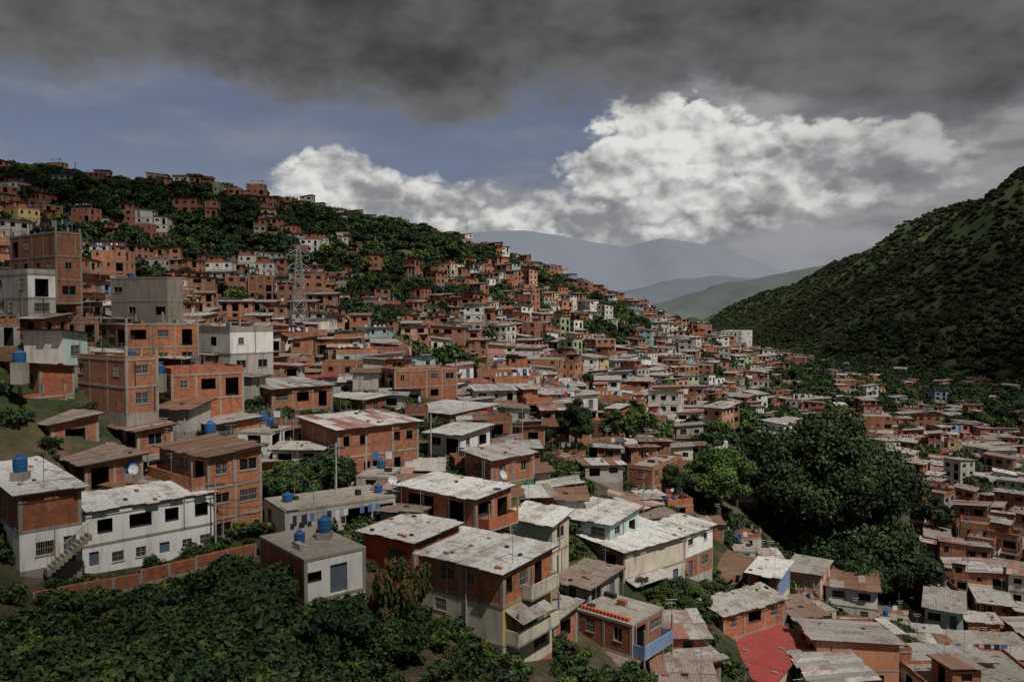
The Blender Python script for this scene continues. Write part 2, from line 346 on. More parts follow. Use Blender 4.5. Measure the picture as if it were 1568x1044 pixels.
def ZT(x,y):
    x=np.asarray(x,float);y=np.asarray(y,float);sh=x.shape;x=x.ravel();y=y.ravel()
    xc=np.clip(x,-700,1000);yc=np.clip(y,-60,1500);z=np.full(x.shape,W[n])
    for i in range(n): z=z+W[i]*phi((xc-C[i,0])**2+(yc-C[i,1])**2)
    z=z+wig(x,y,.12,3)*.5
    cy=np.interp(y,[-500,200,500,800,1000,1250,1500,1900,2500,3200],[270,260,240,205,176,138,108,68,0,-60])
    foot=np.interp(y,[0,450,600,1100,2500],[330,300,262,335,560])
    crest=foot+np.interp(y,[0,450,1100,2500],[380,350,310,110])
    t=np.clip((x-foot)/(crest-foot),0,2.2); pr=np.where(t<1,(t**1.12),1-.35*(t-1)**1.2)
    fold=wig(x*.30,y,.017,11)*27+wig(x,y,.05,12)*6
    s=-44+(cy+44)*pr+fold*np.clip(t*2.2,0,1)*np.clip((1.15-t)*3,.25,1)
    z=np.where(t>0,np.maximum(np.minimum(z,-38),s),z)
    return z.reshape(sh)
def zt(x,y): return float(ZT(np.array([x]),np.array([y]))[0])
def lines(segs):
    o=[]
    for a,b,s in segs: o+=list(np.arange(a,b,s))
    return np.array(o)
xs=lines([(-14000,-4000,1000),(-4000,-1000,250),(-1000,-360,40),(-360,520,4),(520,900,8),(900,2000,50),(2000,14001,600)])
ys=lines([(-4000,-400,400),(-400,0,40),(0,700,4),(700,1400,8),(1400,3200,25),(3200,16001,400)])
GX,GY=np.meshgrid(xs,ys); GZ=ZT(GX,GY)
def gridmesh(name,GX,GY,GZ,mat,smooth=True,attr=None):
    ny,nx=GX.shape; me=bpy.data.meshes.new(name)
    idx=np.arange(nx*ny).reshape(ny,nx)
    q=np.stack([idx[:-1,:-1],idx[:-1,1:],idx[1:,1:],idx[1:,:-1]],-1).reshape(-1,4)
    me.vertices.add(nx*ny);me.vertices.foreach_set('co',np.stack([GX,GY,GZ],-1).astype(np.float32).ravel())
    me.loops.add(q.size);me.loops.foreach_set('vertex_index',q.ravel().astype(np.int32))
    me.polygons.add(len(q));me.polygons.foreach_set('loop_start',(np.arange(len(q))*4).astype(np.int32));me.polygons.foreach_set('loop_total',np.full(len(q),4,np.int32))
    me.polygons.foreach_set('use_smooth',np.full(len(q),smooth)); me.update(calc_edges=True)
    if attr is not None:
        a=me.attributes.new('dens','FLOAT','POINT');a.data.foreach_set('value',attr.astype(np.float32).ravel())
    me.materials.append(mat); return link(name,me)
m,nt,b=newmat('hillside_ground',0.95)
p=POS(nt); n1=NZ(nt,p,0.06,6,.7); n2=NZ(nt,p,0.6,6,.75)
gcol=MX(nt,SM(nt,n2,.35,.7),(0.018,0.028,0.010),(0.045,0.055,0.022))
scol=MX(nt,SM(nt,n2,.35,.7),(0.15,0.10,0.065),(0.05,0.042,0.034))
c=MX(nt,SM(nt,n1,.44,.60,0,.85),gcol,scol)
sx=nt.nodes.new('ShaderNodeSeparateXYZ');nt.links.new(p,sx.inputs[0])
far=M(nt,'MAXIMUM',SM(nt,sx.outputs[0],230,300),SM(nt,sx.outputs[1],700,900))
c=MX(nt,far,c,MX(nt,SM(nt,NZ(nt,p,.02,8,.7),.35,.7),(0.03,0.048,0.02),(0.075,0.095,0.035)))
nt.links.new(c,b.inputs['Base Color']); BUMP(nt,b,n2,.6,.8)
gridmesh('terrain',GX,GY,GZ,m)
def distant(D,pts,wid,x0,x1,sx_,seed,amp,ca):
    m,nt,b=newmat('haze_tinted_forest',1.0); b.inputs['Specular IOR Level'].default_value=0; b.inputs['Base Color'].default_value=(*ca,1)  # aerial haze is painted in as an even bluish-grey base colour
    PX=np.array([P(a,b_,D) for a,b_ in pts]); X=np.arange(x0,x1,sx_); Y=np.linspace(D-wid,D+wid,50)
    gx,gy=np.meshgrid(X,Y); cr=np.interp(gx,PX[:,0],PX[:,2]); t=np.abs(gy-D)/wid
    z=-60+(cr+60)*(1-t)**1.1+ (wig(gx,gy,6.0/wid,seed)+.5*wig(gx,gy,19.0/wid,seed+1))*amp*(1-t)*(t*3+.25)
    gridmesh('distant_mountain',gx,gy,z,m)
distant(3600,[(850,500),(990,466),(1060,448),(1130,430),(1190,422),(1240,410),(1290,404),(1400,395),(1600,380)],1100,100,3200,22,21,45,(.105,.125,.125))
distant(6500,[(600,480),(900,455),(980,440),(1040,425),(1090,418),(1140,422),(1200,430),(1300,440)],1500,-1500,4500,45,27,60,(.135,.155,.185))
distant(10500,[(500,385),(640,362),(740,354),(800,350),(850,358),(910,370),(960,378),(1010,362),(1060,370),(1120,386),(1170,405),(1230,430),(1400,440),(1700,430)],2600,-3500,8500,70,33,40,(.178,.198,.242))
# ---------------------------------------------------------------- hand placed houses
HOUSES=[];PROT=[]
def house(name,px,py,D,a,pl,pr,floors,roof,seed,ops=None,extra=None,minL=3,maxL=16):
    rng=random.Random(seed); Cn=P(px,py,D); a=math.radians(a)
    kl=(pl-784)/F;kr=(pr-784)/F
    L1=(Cn.x-kl*Cn.y)/(math.cos(a)+kl*math.sin(a)); dn=math.sin(a)-kr*math.cos(a)
    L2=(kr*Cn.y-Cn.x)/dn if dn>0.02 else 8
    L1=min(max(L1,minL),maxL);L2=min(max(L2,minL),maxL)
    H=sum(f[0] for f in floors); z0=Cn.z-H
    ex=Vector((math.cos(a),-math.sin(a),0));ey=Vector((math.sin(a),math.cos(a),0))
    g=min(zt(*(Cn+ex*(-i*L1)+ey*(j*L2)).xy) for i in(0,.5,1) for j in(0,.5,1))
    ext=max(1.0,z0-g+1.5)
    fl=list(floors)[::-1]
    mb=MB()
    building(mb,-L1,0,0,L2,fl,ext,roof,rng,0,ops)
    if extra: extra(mb,L1,L2,H,rng)
    me=mb.mesh(name); o=link(name,me,(Cn.x,Cn.y,z0),-a)
    HOUSES.append((Cn.x,Cn.y,a,L1,L2)); PROT.append((pl,pr,py-6,py+(H*F/D)*(.8 if D<72 else .55),D)); return o,L1,L2
def blocks(x,y,zg,h,half):
    px=x/y*F+784; hp=half/y*F; top=480-(zg+h)/y*F
    for pl,pr,t,b_,D in PROT:
        if D>y-1 and px+hp>pl+4 and px-hp<pr-4 and top<b_ : return True
    return False
def inside(x,y,mar):
    for cx,cy,a,L1,L2 in HOUSES:
        dx,dy=x-cx,y-cy; lx=dx*math.cos(a)-dy*math.sin(a); ly=dx*math.sin(a)+dy*math.cos(a)
        if -L1-mar<lx<mar and -mar<ly<L2+mar: return True
    return False
def balcony(mb,side,L1,L2,z,a0,a1,dep,mat,rail=False):
    o,u=((-L1,0),(1,0)) if side==0 else ((0,0),(0,1))
    mb.obox(o,u,a0,a1,.06,dep,z-.15,z,MI['conc'])
    if rail:
        for t in np.linspace(a0+.03,a1-.03,int((a1-a0)/.25)+2): mb.obox(o,u,t-.015,t+.015,dep-.05,dep-.02,z,z+.95,MI['frame'])
        mb.obox(o,u,a0,a1,dep-.06,dep-.01,z+.95,z+1.0,MI['frame'])
    else:
        mb.obox(o,u,a0,a1,dep-.12,dep-.01,z,z+.95,MI[mat]); mb.obox(o,u,a0,a0+.1,.06,dep-.12,z,z+.94,MI[mat]); mb.obox(o,u,a1-.1,a1,.06,dep-.12,z,z+.94,MI[mat])
    for t in(a0+.08,a1-.08): mb.obox(o,u,t-.06,t+.06,dep-.13,dep-.015,z+.95,z+2.3,MI['conc'])
def awning(mb,side,L1,L2,z,a0,a1,dep,drop,mat='ting'):
    o,u=((-L1,0),(1,0)) if side==0 else ((0,0),(0,1)); n=(u[1],-u[0])
    k=max(1,int((a1-a0)/.9))
    for i in range(k):
        A=a0+(a1-a0)*i/k;B=a0+(a1-a0)*(i+1)/k+.03;e=(i%2)*.02
        q=lambda a,d,zz:(o[0]+u[0]*a+n[0]*d,o[1]+u[1]*a+n[1]*d,zz+e)
        mb.face([q(A,dep,z-drop),q(B,dep,z-drop),q(B,.03,z),q(A,.03,z)],MI[mat],[(A,0),(B,0),(B,dep),(A,dep)],random.random())
T=lambda m='tinw',r=.7,ax='y+',**k:dict(kind='tin',mat=m,rise=r,axis=ax,**k)
S=lambda p=.4,m='brick',**k:dict(kind='slab',par=p,pmat=m,**k)
B=(2.6,'brick')
W2=lambda c,w=1.1,b=1.0,t=2.0,k='gr':(c,w,b,t,k)
def ex1(mb,L1,L2,H,r):
    balcony(mb,1,L1,L2,5.2-2.55,.3,L2-.6,1.1,'cream'); awning(mb,1,L1,L2,4.9,.2,L2-2,1.6,.6,'ting')
    balcony(mb,1,L1,L2,5.3,2.2,L2-.4,.9,'cream')
    mb.rod((-L1*.42,-.08,0),(-L1*.42,-.08,7.4),.06,MI['grey'],6)
house('brick_house',770,876,54,36,643,846,[(2.35,'brick'),(2.7,('cream','yellow','grey','grey')),(2.6,'cream')],T('tinw',.3,'y+',junk=8,ov=.35),1,
 {(2,0):[W2(.33,1.3,.85,1.75),W2(.62,.6,.9,1.7)],(1,0):[W2(.25,1.1,1.2,2.05)],(0,0):[(.5,.7,.9,1.6,'win')],(2,1):[(.12,.7,.7,1.8,'open'),(.4,.9,.8,1.8,'gr'),(.7,.9,.1,2.0,'open')]},ex1)
house('brick_house',634,830,60,36,554,702,[(2.7,('orange','brick','brick','brick')),(2.7,'brick')],T('tinw',.25,'y+',junk=8,ov=.35),2,{(1,0):[(.68,1.9,.6,1.9,'gr')]})
def ex3(mb,L1,L2,H,r): balcony(mb,1,L1,L2,H-2.65,.4,L2-.4,1.2,'brick'); awning(mb,0,L1,L2,H-2.5,.3,L1-.3,1.5,.4,'tinw')
house('brick_house',728,764,68,38,610,782,[B,B,(2.6,'cream')],T('tinw',.3,'y+',ov=.35),3,{(2,0):[(.3,3.2,.2,2.1,'open'),(.75,2.0,.2,2.1,'open')]},ex3)
def ex4(mb,L1,L2,H,r): mb.rod((-.2,-.05,H-1.4),(-1.2,-.05,0),.05,MI['white'],6)
house('brick_house',517,658,82,48,460,640,[(2.9,'brick',.3),(2.8,'brick',.4)],T('tin',.5,'x-',junk=7),4,
 {(1,1):[(.1,.7,1.0,2.1,'open'),(.30,.8,1.0,2.0,'open'),(.72,.8,1.,2.,'open'),(.88,.8,1.,2.,'open')],(0,1):[(.12,.8,.9,2.,'open'),(.35,.9,.8,2.,'open'),(.45,.7,.9,2.,'open'),(.72,.9,.8,2.,'open')]},ex4)
house('white_house',125,785,60,46,96,323,[(2.55,'white'),(2.6,'white')],T('tinw',.5,'x-',ov=.3,junk=3),5,
 {(1,1):[(.16,1.1,.7,1.8,'open'),(.42,1.7,.7,1.8,'open'),(.66,1.1,.7,1.8,'open'),(.90,1.1,.7,1.8,'open')],
  (0,1):[(.08,.7,.9,2.0,'door'),(.25,.9,.9,1.7,'gr'),(.42,.8,.9,1.7,'gr'),(.6,.8,.8,1.7,'door'),(.78,.8,.9,1.6,'gr'),(.93,.9,.9,1.7,'gr')]})
def ex6(mb,L1,L2,H,r):
    for i in range(11):
        mb.box(.3,1.3,L2*.35+i*.27,L2*.35+(i+1)*.27,-.1+i*.2-.25,.1+i*.2,MI['conc'],.5)
        mb.rod((1.28,L2*.35+i*.27,.1+i*.2),(1.28,L2*.35+i*.27,1.0+i*.2),.018,MI['yellow'])
    mb.rod((1.28,L2*.35,1.0),(1.28,L2*.35+3.0,3.2),.03,MI['yellow'])
house('brick_house',28,758,56,46,-50,119,[(2.6,'brick',.6),(2.9,'white')],T('tinw',.5,'x-'),6,{(0,1):[(.4,1.2,.9,1.9,'gr'),(.8,.8,.0,2,'door')]},ex6)
def ex7(mb,L1,L2,H,r): balcony(mb,0,L1,L2,H-2.6,.2,L1-.3,1.3,'brick')
house('brick_house',318,700,67,42,242,398,[(2.6,'brick',.9),(2.7,'brick'),(2.6,'brick')],T('tinr',.35,'y+'),7,None,ex7)
def cloth(mb,L1,L2,H,r):
    z=H-.45
    mb.rod((.5,.3,z+.05),(.5,L2-.3,z+.05),.012,MI['iron'])
    for i in range(int((L2-1)/.75)):
        if i%4==3: continue
        y=.5+i*.75;mb.box(.49,.51,y,y+r.uniform(.3,.5),z-r.uniform(.5,.9),z+.04,MI[r.choice(['cl_a','cl_b','cl_a','cl_d','cl_a','cl_b'])])
house('plastered_house',436,782,66,56,402,604,[(2.7,('cream','grey','grey','grey')),(2.6,'grey')],S(0,room=False,cols=False),8,{(1,1):[(.65,2.4,.2,2.1,'open'),(.9,1.6,.2,2.1,'open')]},cloth)
house('plastered_house',466,856,53,50,395,557,[(2.9,('brick','white','grey','grey')),(2.9,'white')],S(0,room=False,cols=False),9,{(1,0):[(.7,1.0,1,1.8,'open')],(1,1):[(.15,1.1,1.2,1.9,'open'),(.55,1.3,.1,2.1,'door')]})
house('brick_house',192,550,78,36,110,241,[(2.7,'brick',.5),(2.7,'brick',.5)],S(.3,cols=True,room=False),10)
house('brick_house',262,574,86,50,238,372,[(2.7,'brick',.8),(2.7,'brick',.6)],S(.7,cols=False,room=False),11)
house('brick_house',192,496,95,45,152,304,[(2.8,'brick',.8),(2.8,'brick',.6)],S(.0,cols=True,room=False),12)
house('plastered_house',352,506,104,42,303,418,[(3,'white',.5),(3,('white','grey','grey','grey'),.6),(2.6,'brick')],S(.5,'conc',room=False,cols=True),13)
house('brick_house',84,354,98,36,18,127,[(2.9,'brick',.6),(2.9,'brick',.8),(2.9,'brick',.7),(2.9,'brick',.7)],S(.0,cols=True,room=False),14)
house('plastered_house',42,418,90,35,-40,62,[(2.7,('grey','white','grey','grey'),.6),(2.7,'grey')],S(.5,'grey',room=False,cols=False),15)
house('plastered_house',256,424,116,22,171,268,[(3.4,'conc',.3),(3,('conc','conc','conc','conc'),.4),(2.6,'brick')],S(0,room=False,cols=False),16)
house('painted_house',96,512,82,20,36,113,[(3.2,('white','teal','teal','teal'),.6),(2.6,'conc',.3)],T('ting',.4,'y-'),17)
house('brick_house',60,564,78,30,-30,112,[(2.7,'brick',.6),(2.6,'conc',.3)],T('tinr',.4,'y-'),45)
house('brick_house',416,596,98,46,370,508,[(2.7,'brick',.9),(2.7,'brick',.8)],T('tin',.5,'x-'),18)
house('brick_house',78,650,72,36,-30,148,[(2.7,'brick',.6),(2.7,'brick',.7)],T('tinr',.5,'y+'),19)
house('shack_house',210,660,76,40,150,262,[(2.4,'brick',.6),(2.4,'conc',.2)],T('tinr',.3,'y+'),46)
house('shack_house',330,650,84,42,255,395,[(2.4,'brick',.8),(2.4,'brick',.4)],T('tin',.3,'y+'),47)
house('brick_house',30,610,76,30,-60,100,[(2.5,'brick',.8),(2.4,'brick',.4)],S(.3,room=False,cols=True),48)
house('shack_house',130,712,67,42,60,215,[(2.4,'brick',.8),(2.4,'conc',.4)],T('tinr',.3,'y+'),49)
house('shack_house',560,612,112,40,505,590,[(2.6,'brick',.8),(2.4,'brick',.4)],T('tinw',.3,'y+'),50)
house('plastered_house',705,666,92,32,655,750,[(2.6,('white','white','grey','grey')),(2.7,'grey')],T('tinw',.4),20)
house('brick_house',752,704,84,46,712,818,[(2.7,'brick'),(2.6,('grey','green','green','grey'),.9)],T('ting',.4,'x-'),21)
house('painted_house',846,802,73,34,780,864,[(2.6,('teal','cream','cream','cream'),.6),(2.6,'cream')],T('tinw',.6,'y+'),22)
house('painted_house',934,802,81,38,862,980,[(2.6,('teal','teal','grey','grey'),.9),(2.6,'brick')],T('tinw',.6,'y+'),23)
def ex25(mb,L1,L2,H,r): awning(mb,1,L1,L2,2.6,.2,L2*.6,1.5,.4,'ting')
house('brick_house',955,845,78,50,885,1052,[(2.7,('brick','cream','brick','cream'),.8),(2.7,'cream')],T('tinw',.4,'x-'),24,None,ex25)
house('white_house',1046,820,91,44,1000,1094,[(2.7,'white',.8),(2.6,'brick')],T('tinw',.4,'x-'),25)
def ex27(mb,L1,L2,H,r):
    balcony(mb,1,L1,L2,H-2.55,.1,L2-.2,1.1,'blue'); balcony(mb,1,L1,L2,H-5.1,.1,L2-.2,1.1,'white')
    for i in range(14): x=-L1+.3+i*.35; mb.cyl((x,.35),.16,H,H+.3,MI['orange'],8)
house('brick_house',968,956,63,40,884,1018,[(2.6,'brick',.9),(2.6,('brick','blue','brick','brick'),.9),(2.6,'cream')],S(0,room=False,cols=False),26,None,ex27)
house('painted_house',1108,942,82,58,1086,1206,[(2.6,('brick','brick','brick','brick'),.9),(2.6,'salmon',.6)],T('ting',.5,'x-'),27)
house('red_roof_house',1180,1046,74,38,1085,1250,[(2.6,'cream',.6),(2.6,'brick')],T('tinred',.6,'y+'),28)
house('brick_house',1000,718,114,32,962,1046,[B,(2.6,'brick')],S(.3),29)
house('brick_house',866,706,112,30,832,897,[B,B],S(.5),30)
house('brick_house',960,784,99,48,892,1012,[(2.6,'brick'),(2.6,'cream')],T('tin',.5,'x-'),31)
house('brick_house',1108,890,100,40,1052,1166,[(2.6,'brick'),(2.6,'grey')],T('tinr',.5,'x-'),32)
house('brick_house',1192,884,98,34,1150,1214,[(2.5,('brick','blue','brick','brick')),(2.6,'cream')],T('tinw',.5),33)
house('shack_house',848,950,62,42,815,884,[(2.5,'brick'),(2.6,'grey'),B],T('ting',.6,'y+'),34)
house('shack_house',902,900,70,40,852,950,[(2.4,'grey'),(2.6,'brick')],T('tinr',.5,'y+'),35)
house('shack_house',935,1042,60,40,850,1000,[(2.4,'grey'),(2.6,'brick')],T('tinr',.5,'y+'),36)
house('painted_house',1256,880,114,34,1208,1276,[(2.7,'pink',.8),(2.6,'pink')],T('ting',.4),37)
house('white_house',1344,905,113,22,1270,1363,[(2.6,('white','white','grey','grey'),.9),(2.6,'cream')],T('tinr',.4),38)
house('painted_house',1475,938,112,29,1424,1502,[(2.7,'teal',.8),(2.6,'grey')],T('ting',.4),39)
house('brick_house',935,648,145,32,902,968,[B,B],S(.4,room=True),40)
house('brick_house',604,568,132,55,580,700,[(2.8,'brick',.9),(2.7,'brick')],S(.3,room=False),41)
house('painted_house',690,592,140,30,640,708,[(2.8,'pink',.5),(2.7,'grey')],T('tinw',.3),42)
house('brick_house',690,634,110,36,610,762,[(2.7,'brick',.8),(2.7,'cream')],T('tinw',.3),43)
house('apartment_building',1136,508,560,30,1104,1152,[(3,'white',1)]*4,S(.6,'white',room=False),60,maxL=34)
house('apartment_building',1098,520,520,30,1078,1108,[(3,'yellow',1)]*3,S(.6,'yellow',room=False),61,maxL=34)
PROT+= [(1155,1425,650,850,126),(1050,1150,690,785,121),(853,910,615,690,124),(462,480,385,540,185),(400,500,690,750,75),(570,650,850,960,50)]
def retaining(pts,h,thick,mat,cap):
    mb=MB()
    for (a,b_) in zip(pts[:-1],pts[1:]):
        d=Vector((b_[0]-a[0],b_[1]-a[1],0)); L=d.length; d.normalize()
        z=min(a[2],b_[2]); o=(a[0],a[1]); u=(d.x,d.y)
        mb.obox(o,u,0,L,-thick,0,z-h,z-.9,MI['conc']); mb.obox(o,u,.003,L-.003,-thick+.02,-.02,z-.9,z,MI[mat])
        k=int(L/2.6)+1
        for i in range(k+1): mb.obox(o,u,max(0,L*i/k-.12),min(L,L*i/k+.12),-.02,.05,z-h,z+.05,MI['conc'])
    link('retaining_wall',mb.mesh('retaining_wall'))
retaining([P(50,908,53.0),P(130,893,55),P(215,874,57.0),P(300,853,60),P(392,832,63.5)],5,.4,'brick',True)
retaining([P(560,730,80),P(655,712,92)],4,.4,'conc',True)
PROT.append((0,390,880,925,58))
# ---------------------------------------------------------------- trees
def leafmesh(name,blobs,nleaf,size,mat,trunk,seed,flat=.75,r0=.25):
    r=np.random.RandomState(seed); bl=np.array(blobs); w=bl[:,3]**2; w/=w.sum()
    k=r.choice(len(bl),nleaf,p=w); d=r.normal(size=(nleaf,3)); d/=np.linalg.norm(d,axis=1)[:,None]
    rad=bl[k,3]*(r.uniform(0,1,nleaf)**.38)*(1+.16*r.normal(size=nleaf))
    pos=bl[k,:3]+d*rad[:,None]*np.array([1,1,flat])
    nr=d+r.normal(size=(nleaf,3))*.7; nr[:,2]+=.35; nr/=np.linalg.norm(nr,axis=1)[:,None]
    t=np.cross(nr,r.normal(size=(nleaf,3))); t/=np.linalg.norm(t,axis=1)[:,None]; b_=np.cross(nr,t)
    s=size*r.uniform(.55,1.3,nleaf)[:,None]
    V=np.stack([pos-t*s,pos-b_*s*.55+nr*s*.12,pos+t*s,pos+b_*s*.55+nr*s*.12],1).reshape(-1,3)
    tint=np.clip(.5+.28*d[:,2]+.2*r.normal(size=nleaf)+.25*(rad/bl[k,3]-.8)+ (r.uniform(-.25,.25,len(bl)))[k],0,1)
    tb=MB()
    if trunk:
        th,tr=trunk
        def limb(a,b2,ra,rb):
            a=Vector(a);b2=Vector(b2);dd=(b2-a).normalized();x=dd.orthogonal().normalized();y=dd.cross(x);q=7
            A_=[tuple(a+(x*math.cos(6.2832*i/q)+y*math.sin(6.2832*i/q))*ra) for i in range(q)];B_=[tuple(b2+(x*math.cos(6.2832*i/q)+y*math.sin(6.2832*i/q))*rb) for i in range(q)]
            for i in range(q): tb.face([A_[i],A_[(i+1)%q],B_[(i+1)%q],B_[i]],0,[(0,0)]*4)
        limb((0,0,-1.5),(.1,.05,th*.5),tr*1.25,tr*.85);limb((.1,.05,th*.5),(0,0,th),tr*.85,tr*.7)
        for q in blobs[:14]: 
            mid=(q[0]*.5,q[1]*.5,th+(q[2]-th)*.4); limb((0,0,th*.93),mid,tr*.5,tr*.28); limb(mid,q[:3],tr*.28,tr*.06)
    tv=np.array(tb.v).reshape(-1,3) if tb.v else np.zeros((0,3))
    AV=np.concatenate([V,tv]); nq=nleaf+len(tb.f)
    me=bpy.data.meshes.new(name);me.vertices.add(len(AV));me.vertices.foreach_set('co',AV.astype(np.float32).ravel())
    me.loops.add(nq*4);me.loops.foreach_set('vertex_index',np.arange(nq*4,dtype=np.int32))
    me.polygons.add(nq);me.polygons.foreach_set('loop_start',(np.arange(nq)*4).astype(np.int32));me.polygons.foreach_set('loop_total',np.full(nq,4,np.int32))
    me.materials.append(mat);me.materials.append(MAT['bark'])
    mi=np.zeros(nq,np.int32);mi[nleaf:]=1;me.polygons.foreach_set('material_index',mi)
    a=me.attributes.new('tint','FLOAT','FACE');a.data.foreach_set('value',np.concatenate([tint,np.full(len(tb.f),.5)]).astype(np.float32))
    me.update(calc_edges=True);return me
def crown(R_,H,z,nb,seed,sub=.42):
    r=random.Random(seed);o=[]
    for i in range(nb):
        a=i*2.4+r.uniform(-.3,.3);q=math.sqrt((i+.3)/nb)*R_*(1-sub*.75)
        zz=z+H*(.5+.42*math.cos(min(1.5,q/R_*1.9)))*r.uniform(.7,1.0)-H*.2*r.random()
        o.append((q*math.cos(a),q*math.sin(a),zz,R_*sub*r.uniform(.5,1.15)))
    return o
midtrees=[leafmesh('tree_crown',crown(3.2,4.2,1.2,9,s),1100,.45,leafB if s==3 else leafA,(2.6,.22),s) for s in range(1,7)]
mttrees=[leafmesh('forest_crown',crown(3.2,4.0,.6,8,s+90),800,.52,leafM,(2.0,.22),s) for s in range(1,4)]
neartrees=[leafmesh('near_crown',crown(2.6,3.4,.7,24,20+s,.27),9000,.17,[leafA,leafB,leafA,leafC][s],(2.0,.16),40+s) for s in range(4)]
def scatter(name,pts,meshes,smin,smax):
    col=bpy.data.collections.new(name+'_source')
    for q in meshes:
        o=bpy.data.objects.new(name+'_kind',q);col.objects.link(o)
    me=bpy.data.meshes.new(name);me.from_pydata([tuple(p) for p in pts],[],[]);ob=link(name,me)
    ng=bpy.data.node_groups.new(name,'GeometryNodeTree')
    ng.interface.new_socket('Geometry',in_out='INPUT',socket_type='NodeSocketGeometry');ng.interface.new_socket('Geometry',in_out='OUTPUT',socket_type='NodeSocketGeometry')
    N=ng.nodes;Lk=ng.links;gi=N.new('NodeGroupInput');go=N.new('NodeGroupOutput');ip=N.new('GeometryNodeInstanceOnPoints');ci=N.new('GeometryNodeCollectionInfo')
    ci.inputs['Collection'].default_value=col;ci.inputs['Separate Children'].default_value=True;ci.inputs['Reset Children'].default_value=True
    Lk.new(gi.outputs[0],ip.inputs['Points']);Lk.new(ci.outputs[0],ip.inputs['Instance']);ip.inputs['Pick Instance'].default_value=True
    rv=N.new('FunctionNodeRandomValue');rv.data_type='FLOAT_VECTOR';rv.inputs[0].default_value=(-.12,-.12,0);rv.inputs[1].default_value=(.12,.12,6.28);Lk.new(rv.outputs[0],ip.inputs['Rotation'])
    rs=N.new('FunctionNodeRandomValue');rs.data_type='FLOAT';rs.inputs[2].default_value=smin;rs.inputs[3].default_value=smax;rs.inputs['Seed'].default_value=4;Lk.new(rs.outputs[1],ip.inputs['Scale'])
    Lk.new(ip.outputs[0],go.inputs[0]);md=ob.modifiers.new('scatter','NODES');md.node_group=ng;return ob
VZ=[(560,400,340,36,28),(640,390,372,34,22),(510,375,345,24,20),(380,405,285,26,18),(330,350,330,18,16),(150,330,300,32,24),(60,290,350,44,26),(215,330,330,20,18),(930,492,385,26,16),(560,430,300,24,12),(270,395,290,16,12),
 (690,505,260,9,7),(1130,640,200,12,9),(450,710,76,5,4),(1045,900,84,5,6),(1230,965,93,6,5),(1340,960,106,7,6),(780,470,330,14,8),(870,500,330,10,7),(470,330,365,14,8),(1160,690,172,16,14),(850,470,380,14,6),(30,350,300,34,18),(250,420,250,14,10),(130,400,240,16,10),
 (1480,600,400,60,24),(1300,590,520,60,50),(1540,640,300,20,10),(1230,660,250,12,22),(1190,560,560,40,30),(560,520,215,9,6),(380,470,220,12,7)]
VZW=[(P(a,b_,d).x,d,rx,ry) for a,b_,d,rx,ry in VZ]
def veg(x,y): return max(1-((x-cx)/rx)**2-((y-cy)/ry)**2 for cx,cy,rx,ry in VZW)
VAR=[]
for s in range(48):
    rng=random.Random(100+s); w=rng.uniform(4.8,9.8);d=rng.uniform(5,8.8);nf=rng.choice([1,2,2,2,3,4 if s%3==0 else 2])
    mb=MB();painted=(s%5<2)
    fl=[]
    for k in range(nf):
        mt='plaster' if painted and rng.random()<.85 else 'brick'
        if mt=='brick' and rng.random()<.35: mt=(rng.choice(['brick','plaster','grey','cream']),'brick','brick',rng.choice(['brick','plaster']))
        fl.append((2.6,mt,.9))
    rf=dict(kind='tin',mat=rng.choice(['tin','tin','tin','ting','ting','tinw','tinr','tinred' if painted else 'tin']),rise=rng.uniform(.2,.8),axis=rng.choice(['x+','x-','y+','y-'])) if rng.random()<.64 else dict(kind='slab')
    building(mb,-w/2,w/2,-d/2,d/2,fl,5,rf,rng,1)
    if rng.random()<.6 and nf>1:
        mb.obox((-w/2,-d/2),(1,0),0,w,.06,1.0,2.45,2.6,MI['conc'])
        if rng.random()<.5: mb.obox((-w/2,-d/2),(1,0),0,w,.9,1.0,2.6,3.4,MI[rng.choice(['brick','plaster'])])
        else:
            for t in np.linspace(.05,w-.05,int(w/.4)): mb.obox((-w/2,-d/2),(1,0),t-.02,t+.02,.93,.97,2.6,3.4,MI['iron'])
            mb.obox((-w/2,-d/2),(1,0),0,w,.92,.98,3.4,3.46,MI['frame'])
        for t in(.1,w-.1): mb.obox((-w/2,-d/2),(1,0),t-.07,t+.07,.85,.98,0,2.45,MI['conc'])
    VAR.append(('painted_house' if painted else 'brick_house',mb.mesh('hv'),nf,painted))
SV=[]
for s in range(20):
    rng=random.Random(300+s); w=rng.uniform(3.0,4.8);d=rng.uniform(3.0,4.8);nf=1 if s%4 else 2
    mb=MB();fl=[(2.4,rng.choice(['brick','brick','brick','grey','plaster']),.8) for k in range(nf)]
    rf=dict(kind='tin',mat=rng.choice(['tin','tinr','ting','tinr','tin']),rise=rng.uniform(.1,.5),axis=rng.choice(['x+','x-','y+','y-'])) if rng.random()<.75 else dict(kind='slab',room=False)
    building(mb,-w/2,w/2,-d/2,d/2,fl,4,rf,rng,1); SV.append(('shack_house',mb.mesh('sv'),nf,False))
cnt=0;treepts=[]
from collections import defaultdict
GRID=defaultdict(list)
def gadd(x,y,r): GRID[(int(x//12),int(y//12))].append((x,y,r))
def gfree(x,y,r):
    i,j=int(x//12),int(y//12)
    for a in(i-1,i,i+1):
        for b_ in(j-1,j,j+1):
            for X_,Y_,r_ in GRID[(a,b_)]:
                if (X_-x)**2+(Y_-y)**2<(r+r_)**2: return False
    return True
ctr=defaultdict(int)
